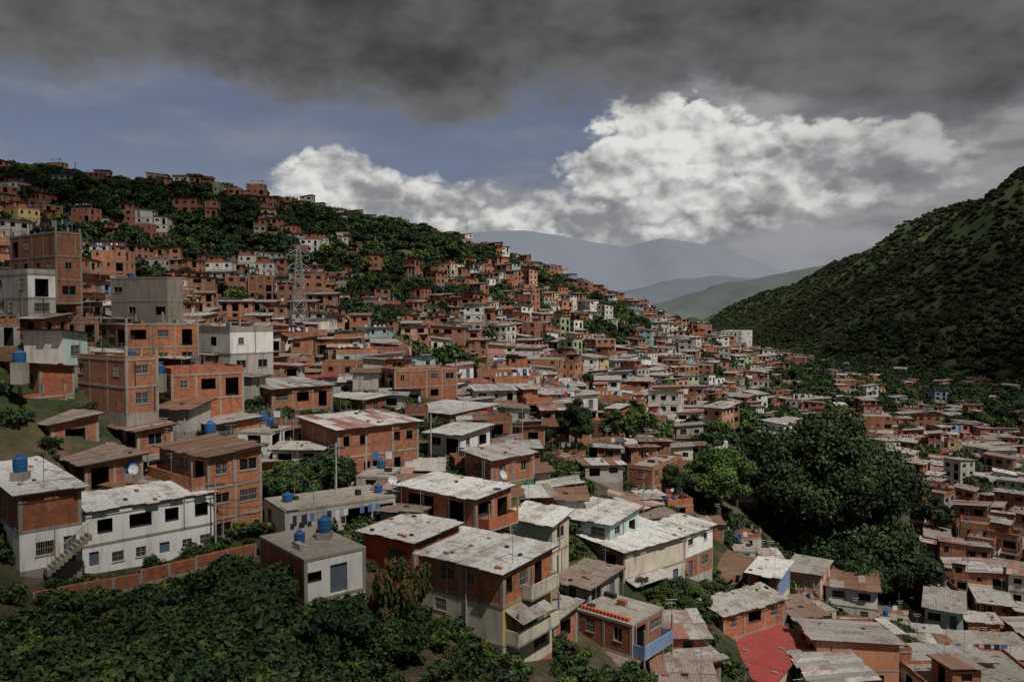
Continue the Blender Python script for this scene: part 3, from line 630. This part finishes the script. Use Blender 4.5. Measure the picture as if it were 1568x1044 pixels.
def place(x,y,yaw,scale=1.0,maxf=3,pp=.4,g=None):
    global cnt
    want=R.random()<pp
    for _ in range(14):
        nm,me,nf,pa=R.choice(VAR)
        if nf<=maxf and pa==want: break
    g=zt(x,y) if g is None else g
    if y<150 and blocks(x,y,g,nf*2.7+1.0,4): return False
    ctr[nm]+=1
    o=bpy.data.objects.new('%s.%04d'%(nm,ctr[nm]+100),me);o.location=(x,y,g+.3);o.rotation_euler=(0,0,yaw);o.scale=(scale*R.uniform(.76,1.18),scale*R.uniform(.76,1.16),(scale+1)/2*R.uniform(.88,1.08));sc.collection.objects.link(o);cnt+=1;gadd(x,y,3.4*scale);return True
def yawat(x,y): return -.35+.5*math.sin(x*.021+y*.013)+R.choice([0,0,0,math.pi/2,math.pi,-math.pi/2])+R.uniform(-.2,.2)
def mk(CELL,ya,yb):
    gx=np.arange(-330,560,CELL);gy=np.arange(ya,yb,CELL)
    XX,YY=np.meshgrid(gx,gy);XX=XX+NR.uniform(-1.8,1.8,XX.shape)+((np.arange(len(gy))%2)*CELL/2)[:,None];YY=YY+NR.uniform(-1.8,1.8,YY.shape)
    return XX.ravel(),YY.ravel(),ZT(XX,YY).ravel()
c1_=mk(7.4,60,118);c2_=mk(6.4,120,760)
def ridge_y(x): return float(np.interp(x,[-330,-182,-101,-57,-14,23,63,96,133,150],[410,395,395,400,420,440,465,490,530,900]))
def intree(x,y):
    k=x/y*F+784
    if 1140<k<1440 and 119<y<160: return True
    if 1045<k<1160 and 118<y<140: return True
    return False
for x,y,z in zip(*[np.concatenate([a,b_]) for a,b_ in zip(c1_,c2_)]):
    k=x/y
    if k<-.78 or k>.80: continue
    foot=float(np.interp(y,[0,450,600,1100],[330,300,262,335]))
    if x>foot-2: continue
    if x<140 and y>ridge_y(x): continue
    if y<70 and x<14: continue
    if y<104 and x<-6: continue
    if inside(x,y,2.6): continue
    if intree(x,y): continue
    v=veg(x,y)
    nz=mnoise.noise(Vector((x*.035,y*.035,3.1)))
    lim=-.03 if (x<-95 and y>210) else -.28
    if v>0 or nz<lim or (nz<-.15 and R.random()<.5 and y>200 and x<150):
        for _ in range(2): treepts.append((x+R.uniform(-5,5),y+R.uniform(-5,5)))
        if v>0 and not(R.random()<.08 and y>200): continue
        if v<=0 and (nz<-.3 or (lim>-.2 and R.random()<.7)): continue
    if z<-32 and y>300 and R.random()<.42: treepts.append((x,y));continue
    if R.random()<.05: treepts.append((x,y)); 
    if y<125 and x<60: mf=1 if R.random()<.6 else 2
    elif z<-36: mf=2 if R.random()<.6 else 1
    elif y<190: mf=2 if R.random()<.8 else 3
    else: mf=4
    pp=.6 if (x>-20 and 150<y<420 and z<4) else .25
    place(x,y,yawat(x,y),1.0 if y<118 else .84,mf,pp,float(z))
for _ in range(260):
    y=R.uniform(760,2300);x=R.uniform(.18,.26)*y+R.uniform(-60,60)
    foot=float(np.interp(y,[600,1100,2500],[262,335,560]))
    if x<foot: place(x,y,R.random()*3,1.3)
N_=26000;ix=NR.uniform(-120,210,N_);iy=NR.uniform(56,260,N_);iz=ZT(ix,iy);c2=0
for x,y,z in zip(ix,iy,iz):
    k=x/y;kp=k*F+784
    if k<-.78 or k>.8: continue
    if y<66 and x<10: continue
    if intree(x,y): continue
    if not gfree(x,y,1.7) or inside(x,y,1.4): continue
    if veg(x,y)>0: continue
    if y>130 and R.random()<.12: treepts.append((x,y));continue
    if R.random()<.10 and y<=130:
        gadd(x,y,1.5)
        if not blocks(x,y,z,2.5,1.5): treepts.append((x,y))
        continue
    nm,me,nf,pa=R.choice(SV)
    if y<110 and nf>1: nm,me,nf,pa=SV[1]
    dz=R.uniform(-.2,.4)
    if y<150 and blocks(x,y,z,nf*2.4+.6,2.2):
        dz=-1.2
        if blocks(x,y,z-1.0,nf*2.4,1.8): continue
    link(nm,me,(x,y,z+dz),yawat(x,y),(R.uniform(.85,1.15),R.uniform(.85,1.15),1));gadd(x,y,2.0);c2+=1
for px in range(0,1000,9):
    D=float(np.interp(px,[0,300,600,850,1000],[385,368,388,428,450]));
    if R.random()<.55: q=P(px,0,D);treepts.append((q.x+R.uniform(-5,5),D+R.uniform(-6,8)))
tp=np.array(treepts);tz=ZT(tp[:,0],tp[:,1])
scatter('hillside_trees',[(a,b_,c_+.2) for (a,b_),c_ in zip(treepts,tz) if b_>140],midtrees,.55,1.5)
scatter('neighbourhood_trees',[(a,b_,c_) for (a,b_),c_ in zip(treepts,tz) if b_<=140 and not inside(a,b_,.5) and not blocks(a,b_,c_,2.8,1.5)],neartrees[:3],.4,.95)
N_=44000;fx=NR.uniform(240,900,N_);fy=NR.uniform(250,2300,N_)
ff=np.interp(fy,[0,450,600,1100,2500],[330,300,262,335,560])
ok=(fx>ff-5)&(fx<ff+480)&(fx/fy<.82);fx=fx[ok];fy=fy[ok];fz=ZT(fx,fy)
den=wig(fx,fy,.02,50)+.6*NR.normal(size=len(fx));ok=(den>-.8)
scatter('mountain_forest',list(zip(fx[ok],fy[ok],fz[ok]-.8)),mttrees,.55,1.35)
vp=[(R.uniform(150,330),R.uniform(330,760)) for _ in range(700)];vz=ZT(np.array(vp)[:,0],np.array(vp)[:,1])
scatter('valley_trees',[(a,b_,c_) for (a,b_),c_ in zip(vp,vz) if -1<a/b_<.8],midtrees,.8,1.6)
def tree(name,px,py_base,D,me,s=1,sz=None,rz=None):
    q=P(px,py_base,D);zz=zt(q.x,D); return link(name,me,(q.x,q.y,zz),R.random()*6 if rz is None else rz,(s,s,sz or s))
low=[(11*math.cos(a),11*math.sin(a)-1,4+2*math.sin(3*a),3.6) for a in np.linspace(0,6,14)]
big=leafmesh('rain_tree_crown',crown(16,22,4.5,64,77,.24)+low,90000,.38,leafA,(7,.8),77,.85)
tree('rain_tree',1268,850,140,big,1.0,1.0,0)
tree('rain_tree',1365,850,132,leafmesh('rt2',crown(8.5,11,.5,32,78,.3),26000,.34,leafA,(4,.5),78),1,1.0,0)
tree('rain_tree',1185,850,146,leafmesh('rt3',crown(7.5,15,2,30,79,.3),24000,.34,leafA,(5,.5),79),1,1.0,0)
tree('rain_tree',1290,850,125,leafmesh('rt4',crown(8,8,.5,26,83,.3),20000,.3,leafA,(3,.4),83),1,1.0,0)
tree('broadleaf_tree',1100,785,121,leafmesh('bt',crown(6.3,11.5,1.8,28,80,.3),24000,.26,leafD,(3,.4),80),.95)
tree('broadleaf_tree',882,700,120,leafmesh('bt2',crown(3.3,9,1.0,18,81,.33),12000,.2,leafA,(3,.3),81),1)
tree('broadleaf_tree',1025,735,118,leafmesh('bt3',crown(2.8,4.5,1,12,82,.35),8000,.18,leafA,(2,.2),82),1)
tree('flowering_tree',612,985,50,neartrees[3],.85,1.7)
bp=[]
for _ in range(330):
    px=R.uniform(-60,470);D=R.uniform(26,52);q=P(px,1000,D);g_=zt(q.x,q.y)
    py=480-g_/D*F
    top=np.interp(px,[0,100,200,290,340,400,470],[975,968,945,905,890,900,985])
    if py-3.9/D*F<top: continue
    if inside(q.x,q.y,1.2): continue
    bp.append((q.x,q.y,g_-.3))
b2=[]
for (a,b_,d) in ((350,910,54),(375,910,54),(400,925,50),(425,940,47),(440,715,77),(415,715,76),(475,720,77),(455,725,75),(500,725,78),(520,985,47),(500,970,48),(560,1000,47),(600,1010,48),(1020,880,86),(1045,900,84),(1060,930,82),(1030,950,80),(1050,980,78),(1010,990,74),(1230,960,93),(1260,980,93),(1220,990,90),(1250,1000,88),(1330,960,106),(1360,975,104),(1310,990,102),(1390,1000,101),(355,800,70),(1290,1010,98),(1340,990,100),(1240,975,96),(1200,930,88),(1300,970,100),(1380,960,108)):
    q=P(a,b_,d)
    if not inside(q.x,q.y,.3): b2.append((q.x,q.y,zt(q.x,q.y)-.5))
scatter('foreground_bushes',bp,[neartrees[0],neartrees[2],neartrees[0],neartrees[1]],.6,1.25)
scatter('hillside_bushes',b2,neartrees[:3],.7,1.25)
wp=[]
N_=14000;ix=NR.uniform(-60,110,N_);iy=NR.uniform(36,128,N_);iz=ZT(ix,iy)
weed=[leafmesh('weed',crown(1.0,.9,.0,6,60+s,.4),350,.14,[leafA,leafB][s],None,60+s) for s in range(2)]
for x,y,z in zip(ix,iy,iz):
    if inside(x,y,.4) or not gfree(x,y,-.3): continue
    if mnoise.noise(Vector((x*.12,y*.12,9)))>-.22: wp.append((x,y,z))
scatter('undergrowth',wp[:5200],weed,.4,1.4)
# ---------------------------------------------------------------- pylon, masts, bird
mb=MB();H=25.0
def wd(z): return 2.1*(1-z/H)**1.1*1.0+.4
zs=[0,4,7.5,10.5,13.2,15.5,17.6,19.5,21.2,22.8,24,25]
cs=[(-1,-1),(1,-1),(1,1),(-1,1)]
for a,b_ in zip(zs[:-1],zs[1:]):
    for i in range(4):
        c0,c1=cs[i],cs[(i+1)%4];wa,wb=wd(a),wd(b_)
        p=lambda c_,w_,z_:(c_[0]*w_,c_[1]*w_,z_)
        mb.rod(p(c0,wa,a),p(c0,wb,b_),.10,MI['steel']);mb.rod(p(c0,wa,a),p(c1,wb,b_),.05,MI['steel']);mb.rod(p(c1,wa,a),p(c0,wb,b_),.05,MI['steel']);mb.rod(p(c0,wb,b_),p(c1,wb,b_),.05,MI['steel'])
for z in(16.6,19.8,22.8):
    for s in(-1,1):
        for yy in(-wd(z),wd(z)): mb.rod((s*wd(z),yy,z),(s*2.6,0,z+.2),.05,MI['steel']);mb.rod((s*wd(z+1.5),yy,z+1.5),(s*2.6,0,z+.2),.04,MI['steel'])
        mb.rod((s*2.6,0,z+.2),(s*2.6,0,z-.9),.07,MI['frame'])
q=P(458,555,185);link('electricity_pylon',mb.mesh('pylon'),(q.x,q.y,zt(q.x,q.y)-1),.5)
for px,D,h in((715,398,13),(1020,455,16),(118,372,9),(250,366,7),(930,438,8)):
    q=P(px,400,D);mb=MB()
    for i in range(3):
        a=i*2.094;mb.rod((.35*math.cos(a),.35*math.sin(a),-2),(.18*math.cos(a),.18*math.sin(a),h),.07,MI['steel'],3)
    for k in range(int(h)): 
        for i in range(3): a=i*2.094;b_=(i+1)*2.094;mb.rod((.3*math.cos(a),.3*math.sin(a),k),(.28*math.cos(b_),.28*math.sin(b_),k+1),.04,MI['steel'],3)
    for zz in(h-.5,h-1.4): mb.rod((-.9,0,zz),(.9,0,zz),.05,MI['steel'],3)
    link('antenna_mast',mb.mesh('mast'),(q.x,D,zt(q.x,D)+3))
mb=MB();Wt=MI['frame']
for s in(-1,1):
    mb.face([(0,.12,0),(s*.32,.16,.16),(s*.34,-.08,.17),(0,-.14,0)],Wt);mb.face([(s*.32,.16,.16),(s*.75,-.02,.06),(s*.34,-.08,.17)],Wt)
mb.rod((0,-.28,0),(0,.22,.02),.055,Wt,6);mb.rod((0,.2,.02),(0,.33,.03),.035,Wt,5);mb.face([(0,-.25,0),(.1,-.45,0),(-.1,-.45,0)],Wt)
o=link('flying_bird',mb.mesh('bird'),P(1243,484,90));o.rotation_euler=(.5,.7,.8)
def top_tank(px,py,D,r=.6,h=1.4):
    mb=MB();tank(mb,0,0,0,r,h);mb.box(-r,r,-r,r,-2.0,0,MI['conc']);link('water_tank',mb.mesh('water_tank'),P(px,py,D))
for t in((31,722,60,.5,1.3),(203,724,70,.5,1.0),(322,665,80,.55,1.4),(497,814,58,.5,1.2),(30,555,74,.55,1.2),(245,572,86,.5,1.1)): top_tank(*t)
def dish(px,py,D,rz):
    mb=MB();n_=16
    rings=[(0,.0),(.15,.02),(.3,.08),(.42,.16)]
    for (r0,z0),(r1,z1) in zip(rings[:-1],rings[1:]):
        for k in range(n_):
            a,b_=2*math.pi*k/n_,2*math.pi*(k+1)/n_
            f=lambda r_,z_,t:(r_*math.cos(t),-z_-.1,r_*math.sin(t)*1.05)
            mb.face([f(r0,z0,a),f(r1,z1,a),f(r1,z1,b_),f(r0,z0,b_)] if r0>0 else [f(0,0,0),f(r1,z1,a),f(r1,z1,b_)],MI['dish'])
    mb.rod((0,0,0),(0,.15,-.9),.03,MI['steel']);mb.rod((0,-.15,-.4),(0,-.65,-.05),.012,MI['steel']);mb.box(-.05,.05,-.72,-.6,-.08,.02,MI['frame'])
    o=link('satellite_dish',mb.mesh('dish'),P(px,py,D),rz);o.rotation_euler=(-.5,0,rz)
for t in((600,736,72,.5),(205,720,68,.3),(768,728,70,.9)): dish(*t)
def pole(px,py,D,h):
    q=P(px,py,D);mb=MB();mb.cyl((0,0),.10,-3,h,MI['grey'],8,.06);mb.box(-.8,.8,-.05,.05,h-.6,h-.48,MI['iron'])
    for x in(-.7,0,.7): mb.cyl((x,0),.05,h-.48,h-.3,MI['frame'],6)
    link('utility_pole',mb.mesh('pole'),(q.x,q.y,zt(q.x,q.y)),.5);return Vector((q.x,q.y,zt(q.x,q.y)+h-.35))
pp=[pole(*t) for t in((330,800,66,6),(515,760,74,6),(660,700,90,6.5),(800,690,105,7),(985,840,92,7),(860,640,140,8))]
mb=MB()
for a,b_ in zip(pp[:-1],pp[1:]):
    for off in(-.6,0,.6):
        pr=None
        for i in range(13):
            t=i/12;p=a.lerp(b_,t)+Vector((off,0,-4*t*(1-t)*1.0))
            if pr: mb.rod(pr,p,.018,MI['iron'],3)
            pr=p
link('power_line',mb.mesh('power_line'))
# ---------------------------------------------------------------- lighting
sd=Vector((.50,-.62,1.25)).normalized()
L=bpy.data.lights.new('sun','SUN');L.energy=3.9;L.angle=math.radians(.6);L.color=(1,.95,.87);lo=link('sun',L);lo.rotation_euler=sd.to_track_quat('Z','Y').to_euler()
CH=900.0  # height of an out-of-view cloud sheet, added to shade the ground
m=bpy.data.materials.new('shade_cloud');m.use_nodes=True;nt=m.node_tree
for x in list(nt.nodes): nt.nodes.remove(x)
o_=nt.nodes.new('ShaderNodeOutputMaterial');tr=nt.nodes.new('ShaderNodeBsdfTransparent');df=nt.nodes.new('ShaderNodeBsdfDiffuse');df.inputs[0].default_value=(.8,.8,.8,1)
mixs=nt.nodes.new('ShaderNodeMixShader');nt.links.new(tr.outputs[0],mixs.inputs[1]);nt.links.new(df.outputs[0],mixs.inputs[2]);nt.links.new(mixs.outputs[0],o_.inputs[0])
nt.links.new(ATTR(nt,'dens'),mixs.inputs[0])
gx_,gy_=np.meshgrid(np.linspace(-500,1400,190),np.linspace(-600,900,150))
f=np.zeros_like(gx_)
for cx,cy,cz,rx,ry,st in [(-210,330,40,150,150,.74),(-30,45,-18,38,26,.85),(-75,95,-8,36,40,.5),(430,520,20,200,300,.8),(430,950,20,110,260,.6),(780,900,150,120,330,.6),(230,330,-40,90,70,.6),(110,160,-45,40,40,.5),(60,70,-35,30,25,.45),(-10,110,-15,30,18,.4),(-60,260,10,60,60,.4)]:  # ground areas the added sheet is shaped to darken
    k=(CH-cz)/sd.z;ax,ay=cx+sd.x*k,cy+sd.y*k
    f=np.maximum(f,np.clip(1.25-((gx_-ax)/rx)**2-((gy_-ay)/ry)**2,0,1)*st)
f=np.clip(f*(.85+.4*wig(gx_,gy_,.03,60)),0,.92)
gridmesh('added_shade_cloud',gx_,gy_,CH+wig(gx_,gy_,.01,5)*3,m,True,f)
w=bpy.data.worlds.new('World');sc.world=w;w.use_nodes=True;nt=w.node_tree
for x in list(nt.nodes): nt.nodes.remove(x)
out=nt.nodes.new('ShaderNodeOutputWorld');bg=nt.nodes.new('ShaderNodeBackground');bg.inputs[1].default_value=.094;nt.links.new(bg.outputs[0],out.inputs[0])
sky=nt.nodes.new('ShaderNodeTexSky');sky.sky_type='NISHITA';sky.sun_disc=False;sky.sun_elevation=math.asin(sd.z);sky.sun_rotation=math.atan2(sd.x,sd.y);sky.altitude=900;sky.air_density=1.0;sky.dust_density=1.5
tc=nt.nodes.new('ShaderNodeTexCoord').outputs['Generated'];sp=nt.nodes.new('ShaderNodeSeparateXYZ');nt.links.new(tc,sp.inputs[0])
X,Y,Z=sp.outputs
az=M(nt,'ARCTAN2',X,Y);el=M(nt,'ARCSINE',Z)
def a_(px): return math.atan((px-784)/F)
def e_(py): return math.atan((480-py)/F)
base=COMB(nt,az,M(nt,'MULTIPLY',el,1.5),0.0)
n3=NZ(nt,base,8.0,4,.55,True);s3=nt.nodes.new('ShaderNodeSeparateXYZ');nt.links.new(n3,s3.inputs[0])
nA=s3.outputs[0];nB=s3.outputs[1]
def VOR(vec,scale):
    n=nt.nodes.new('ShaderNodeTexVoronoi');n.voronoi_dimensions='2D';n.feature='F1';n.inputs['Scale'].default_value=scale;nt.links.new(vec,n.inputs['Vector']);return n.outputs['Distance']
def VADD(v,o):
    n=nt.nodes.new('ShaderNodeVectorMath');n.operation='ADD';nt.links.new(v,n.inputs[0]);setin(nt,n.inputs[1],o);return n.outputs[0]
wv=nt.nodes.new('ShaderNodeVectorMath');wv.operation='MULTIPLY_ADD';nt.links.new(NZ(nt,base,26,5,.65,True),wv.inputs[0]);wv.inputs[1].default_value=(.05,.05,0);nt.links.new(base,wv.inputs[2])
def billow(v):
    a=M(nt,'SUBTRACT',.45,M(nt,'POWER',VOR(v,20),1.6));b=M(nt,'SUBTRACT',.45,M(nt,'POWER',VOR(v,48),1.6))
    return M(nt,'ADD',a,M(nt,'MULTIPLY',b,.5))
bil=billow(wv.outputs[0]);bil2=billow(VADD(wv.outputs[0],(.006,.014,0)))
azw=M(nt,'ADD',az,M(nt,'MULTIPLY',M(nt,'SUBTRACT',nA,.5),.11));elw=M(nt,'ADD',el,M(nt,'MULTIPLY',M(nt,'SUBTRACT',nB,.5),.05))
def blobfield(bl,azw,elw):
    f=None
    for px,py,rx,ry in bl:
        a=M(nt,'DIVIDE',M(nt,'SUBTRACT',azw,a_(px)),rx/F);e=M(nt,'DIVIDE',M(nt,'SUBTRACT',elw,e_(py)),ry/F)
        v=M(nt,'SUBTRACT',1.0,M(nt,'ADD',M(nt,'MULTIPLY',a,a),M(nt,'MULTIPLY',e,e)))
        f=v if f is None else M(nt,'SMOOTH_MAX',f,v,.4)
    return f
CB=[(1015,245,140,86),(930,270,84,54),(1140,268,170,62),(1290,262,160,48),(1340,300,130,38),(525,290,100,56),(605,312,95,44),(700,335,140,48),(850,350,210,54),(960,345,140,52),(1090,315,200,52)]
fine=NZ(nt,base,55,5,.65)
f0=M(nt,'MAXIMUM',blobfield(CB,azw,elw),-1.0)
fld=M(nt,'ADD',f0,M(nt,'ADD',M(nt,'MULTIPLY',bil,.85),M(nt,'MULTIPLY',M(nt,'SUBTRACT',fine,.5),.9)))
fld=M(nt,'SUBTRACT',fld,.08)
soft=NZ(nt,COMB(nt,az,M(nt,'MULTIPLY',el,3.2),2.0),5.0,6,.6)
cm=M(nt,'DIVIDE',fld,SM(nt,el,e_(345),e_(200),1.1,.42))
cmask=M(nt,'MULTIPLY',SM(nt,cm,-.02,1.0),SM(nt,el,e_(420),e_(350)))
cmask=M(nt,'MULTIPLY',cmask,SM(nt,az,a_(1480),a_(1100),.5,1.0))
m1=NZ(nt,base,10.0,4,.55);m2=NZ(nt,VADD(base,(.02,.045,0)),10.0,4,.55)
lit=M(nt,'ADD',M(nt,'MULTIPLY',M(nt,'SUBTRACT',bil,bil2),.7),M(nt,'MULTIPLY',M(nt,'SUBTRACT',m1,m2),2.8))
lit=M(nt,'ADD',lit,M(nt,'MULTIPLY',M(nt,'SUBTRACT',fine,.5),.35))
lit=M(nt,'ADD',lit,M(nt,'MULTIPLY',M(nt,'SUBTRACT',.9,fld),.20))
lit=M(nt,'SUBTRACT',lit,M(nt,'MULTIPLY',SM(nt,az,a_(1080),a_(1380)),.16))
lit=SM(nt,M(nt,'ADD',lit,M(nt,'MULTIPLY',M(nt,'SUBTRACT',el,e_(305)),2.8)),-.62,.58)
ccol=MX(nt,lit,(2.5,2.55,2.7),(7.9,7.8,7.5))
right=SM(nt,az,a_(850),a_(1150))
low=M(nt,'MULTIPLY',SM(nt,el,e_(235),e_(335)),SM(nt,az,a_(430),a_(700)))
veil=M(nt,'MAXIMUM',M(nt,'MULTIPLY',right,.97),M(nt,'MULTIPLY',low,.9))
veil=M(nt,'MAXIMUM',veil,.14)
veil=M(nt,'ADD',veil,M(nt,'MULTIPLY',M(nt,'SUBTRACT',soft,.5),1.2),clamp=True)
vcol=MX(nt,SM(nt,soft,.32,.66),(1.15,1.2,1.3),(3.3,3.3,3.4))
vcol=MX(nt,M(nt,'MULTIPLY',SM(nt,el,e_(455),e_(330),1,0),SM(nt,az,a_(1500),a_(1150),.6,1.0)),vcol,(2.9,3.05,3.4))
Zc=M(nt,'MAXIMUM',Z,.02)
pl=COMB(nt,M(nt,'DIVIDE',X,Zc),M(nt,'DIVIDE',Y,Zc),0.0)
cn=NZ(nt,pl,.9,5,.6);cn2=NZ(nt,pl,.35,2,.5)
edge=M(nt,'ADD',el,M(nt,'ADD',M(nt,'MULTIPLY',M(nt,'SUBTRACT',nB,.5),.12),M(nt,'MULTIPLY',M(nt,'SUBTRACT',cn,.5),.07)))
edge=M(nt,'ADD',edge,M(nt,'MULTIPLY',M(nt,'SUBTRACT',fine,.5),.03))
edge=M(nt,'ADD',edge,M(nt,'MULTIPLY',SM(nt,az,a_(1050),a_(1500)),.05))
edge=M(nt,'SUBTRACT',edge,.010)
bul=M(nt,'SUBTRACT',1.0,M(nt,'POWER',M(nt,'DIVIDE',M(nt,'SUBTRACT',az,a_(660)),.1),2.0),clamp=True)
edge=M(nt,'ADD',edge,M(nt,'MULTIPLY',bul,.025))
ceil=SM(nt,edge,.235,.275)
dn_=M(nt,'ADD',M(nt,'MULTIPLY',cn,.35),M(nt,'ADD',M(nt,'MULTIPLY',cn2,.3),M(nt,'MULTIPLY',m1,.35)))
dcol=MX(nt,SM(nt,dn_,.38,.64),(.50,.51,.55),(1.6,1.6,1.66))
dcol=MX(nt,SM(nt,edge,.31,.245,0,.5),dcol,(2.1,2.1,2.2))
skyc=MX(nt,.33,MX(nt,1.0,sky.outputs[0],(.66,.57,.60),'MULTIPLY'),(1.5,1.7,2.2))
c=MX(nt,veil,skyc,vcol);c=MX(nt,cmask,c,ccol);c=MX(nt,ceil,c,dcol)
c=MX(nt,SM(nt,Z,0,-.05),c,(.6,.65,.7))
nt.links.new(c,bg.inputs[0])
cam=bpy.data.cameras.new('camera');cam.sensor_width=36;cam.lens=36*F/1568;cam.clip_start=.5;cam.clip_end=40000
co=link('camera',cam,(0,0,0));co.rotation_euler=(math.pi/2-PITCH,0,0);sc.camera=co
sc.view_settings.view_transform='Standard';sc.view_settings.look='None';sc.view_settings.exposure=0
sc.cycles.max_bounces=3;sc.cycles.diffuse_bounces=2
print('houses',cnt,'infill',c2,'trees',len(treepts))
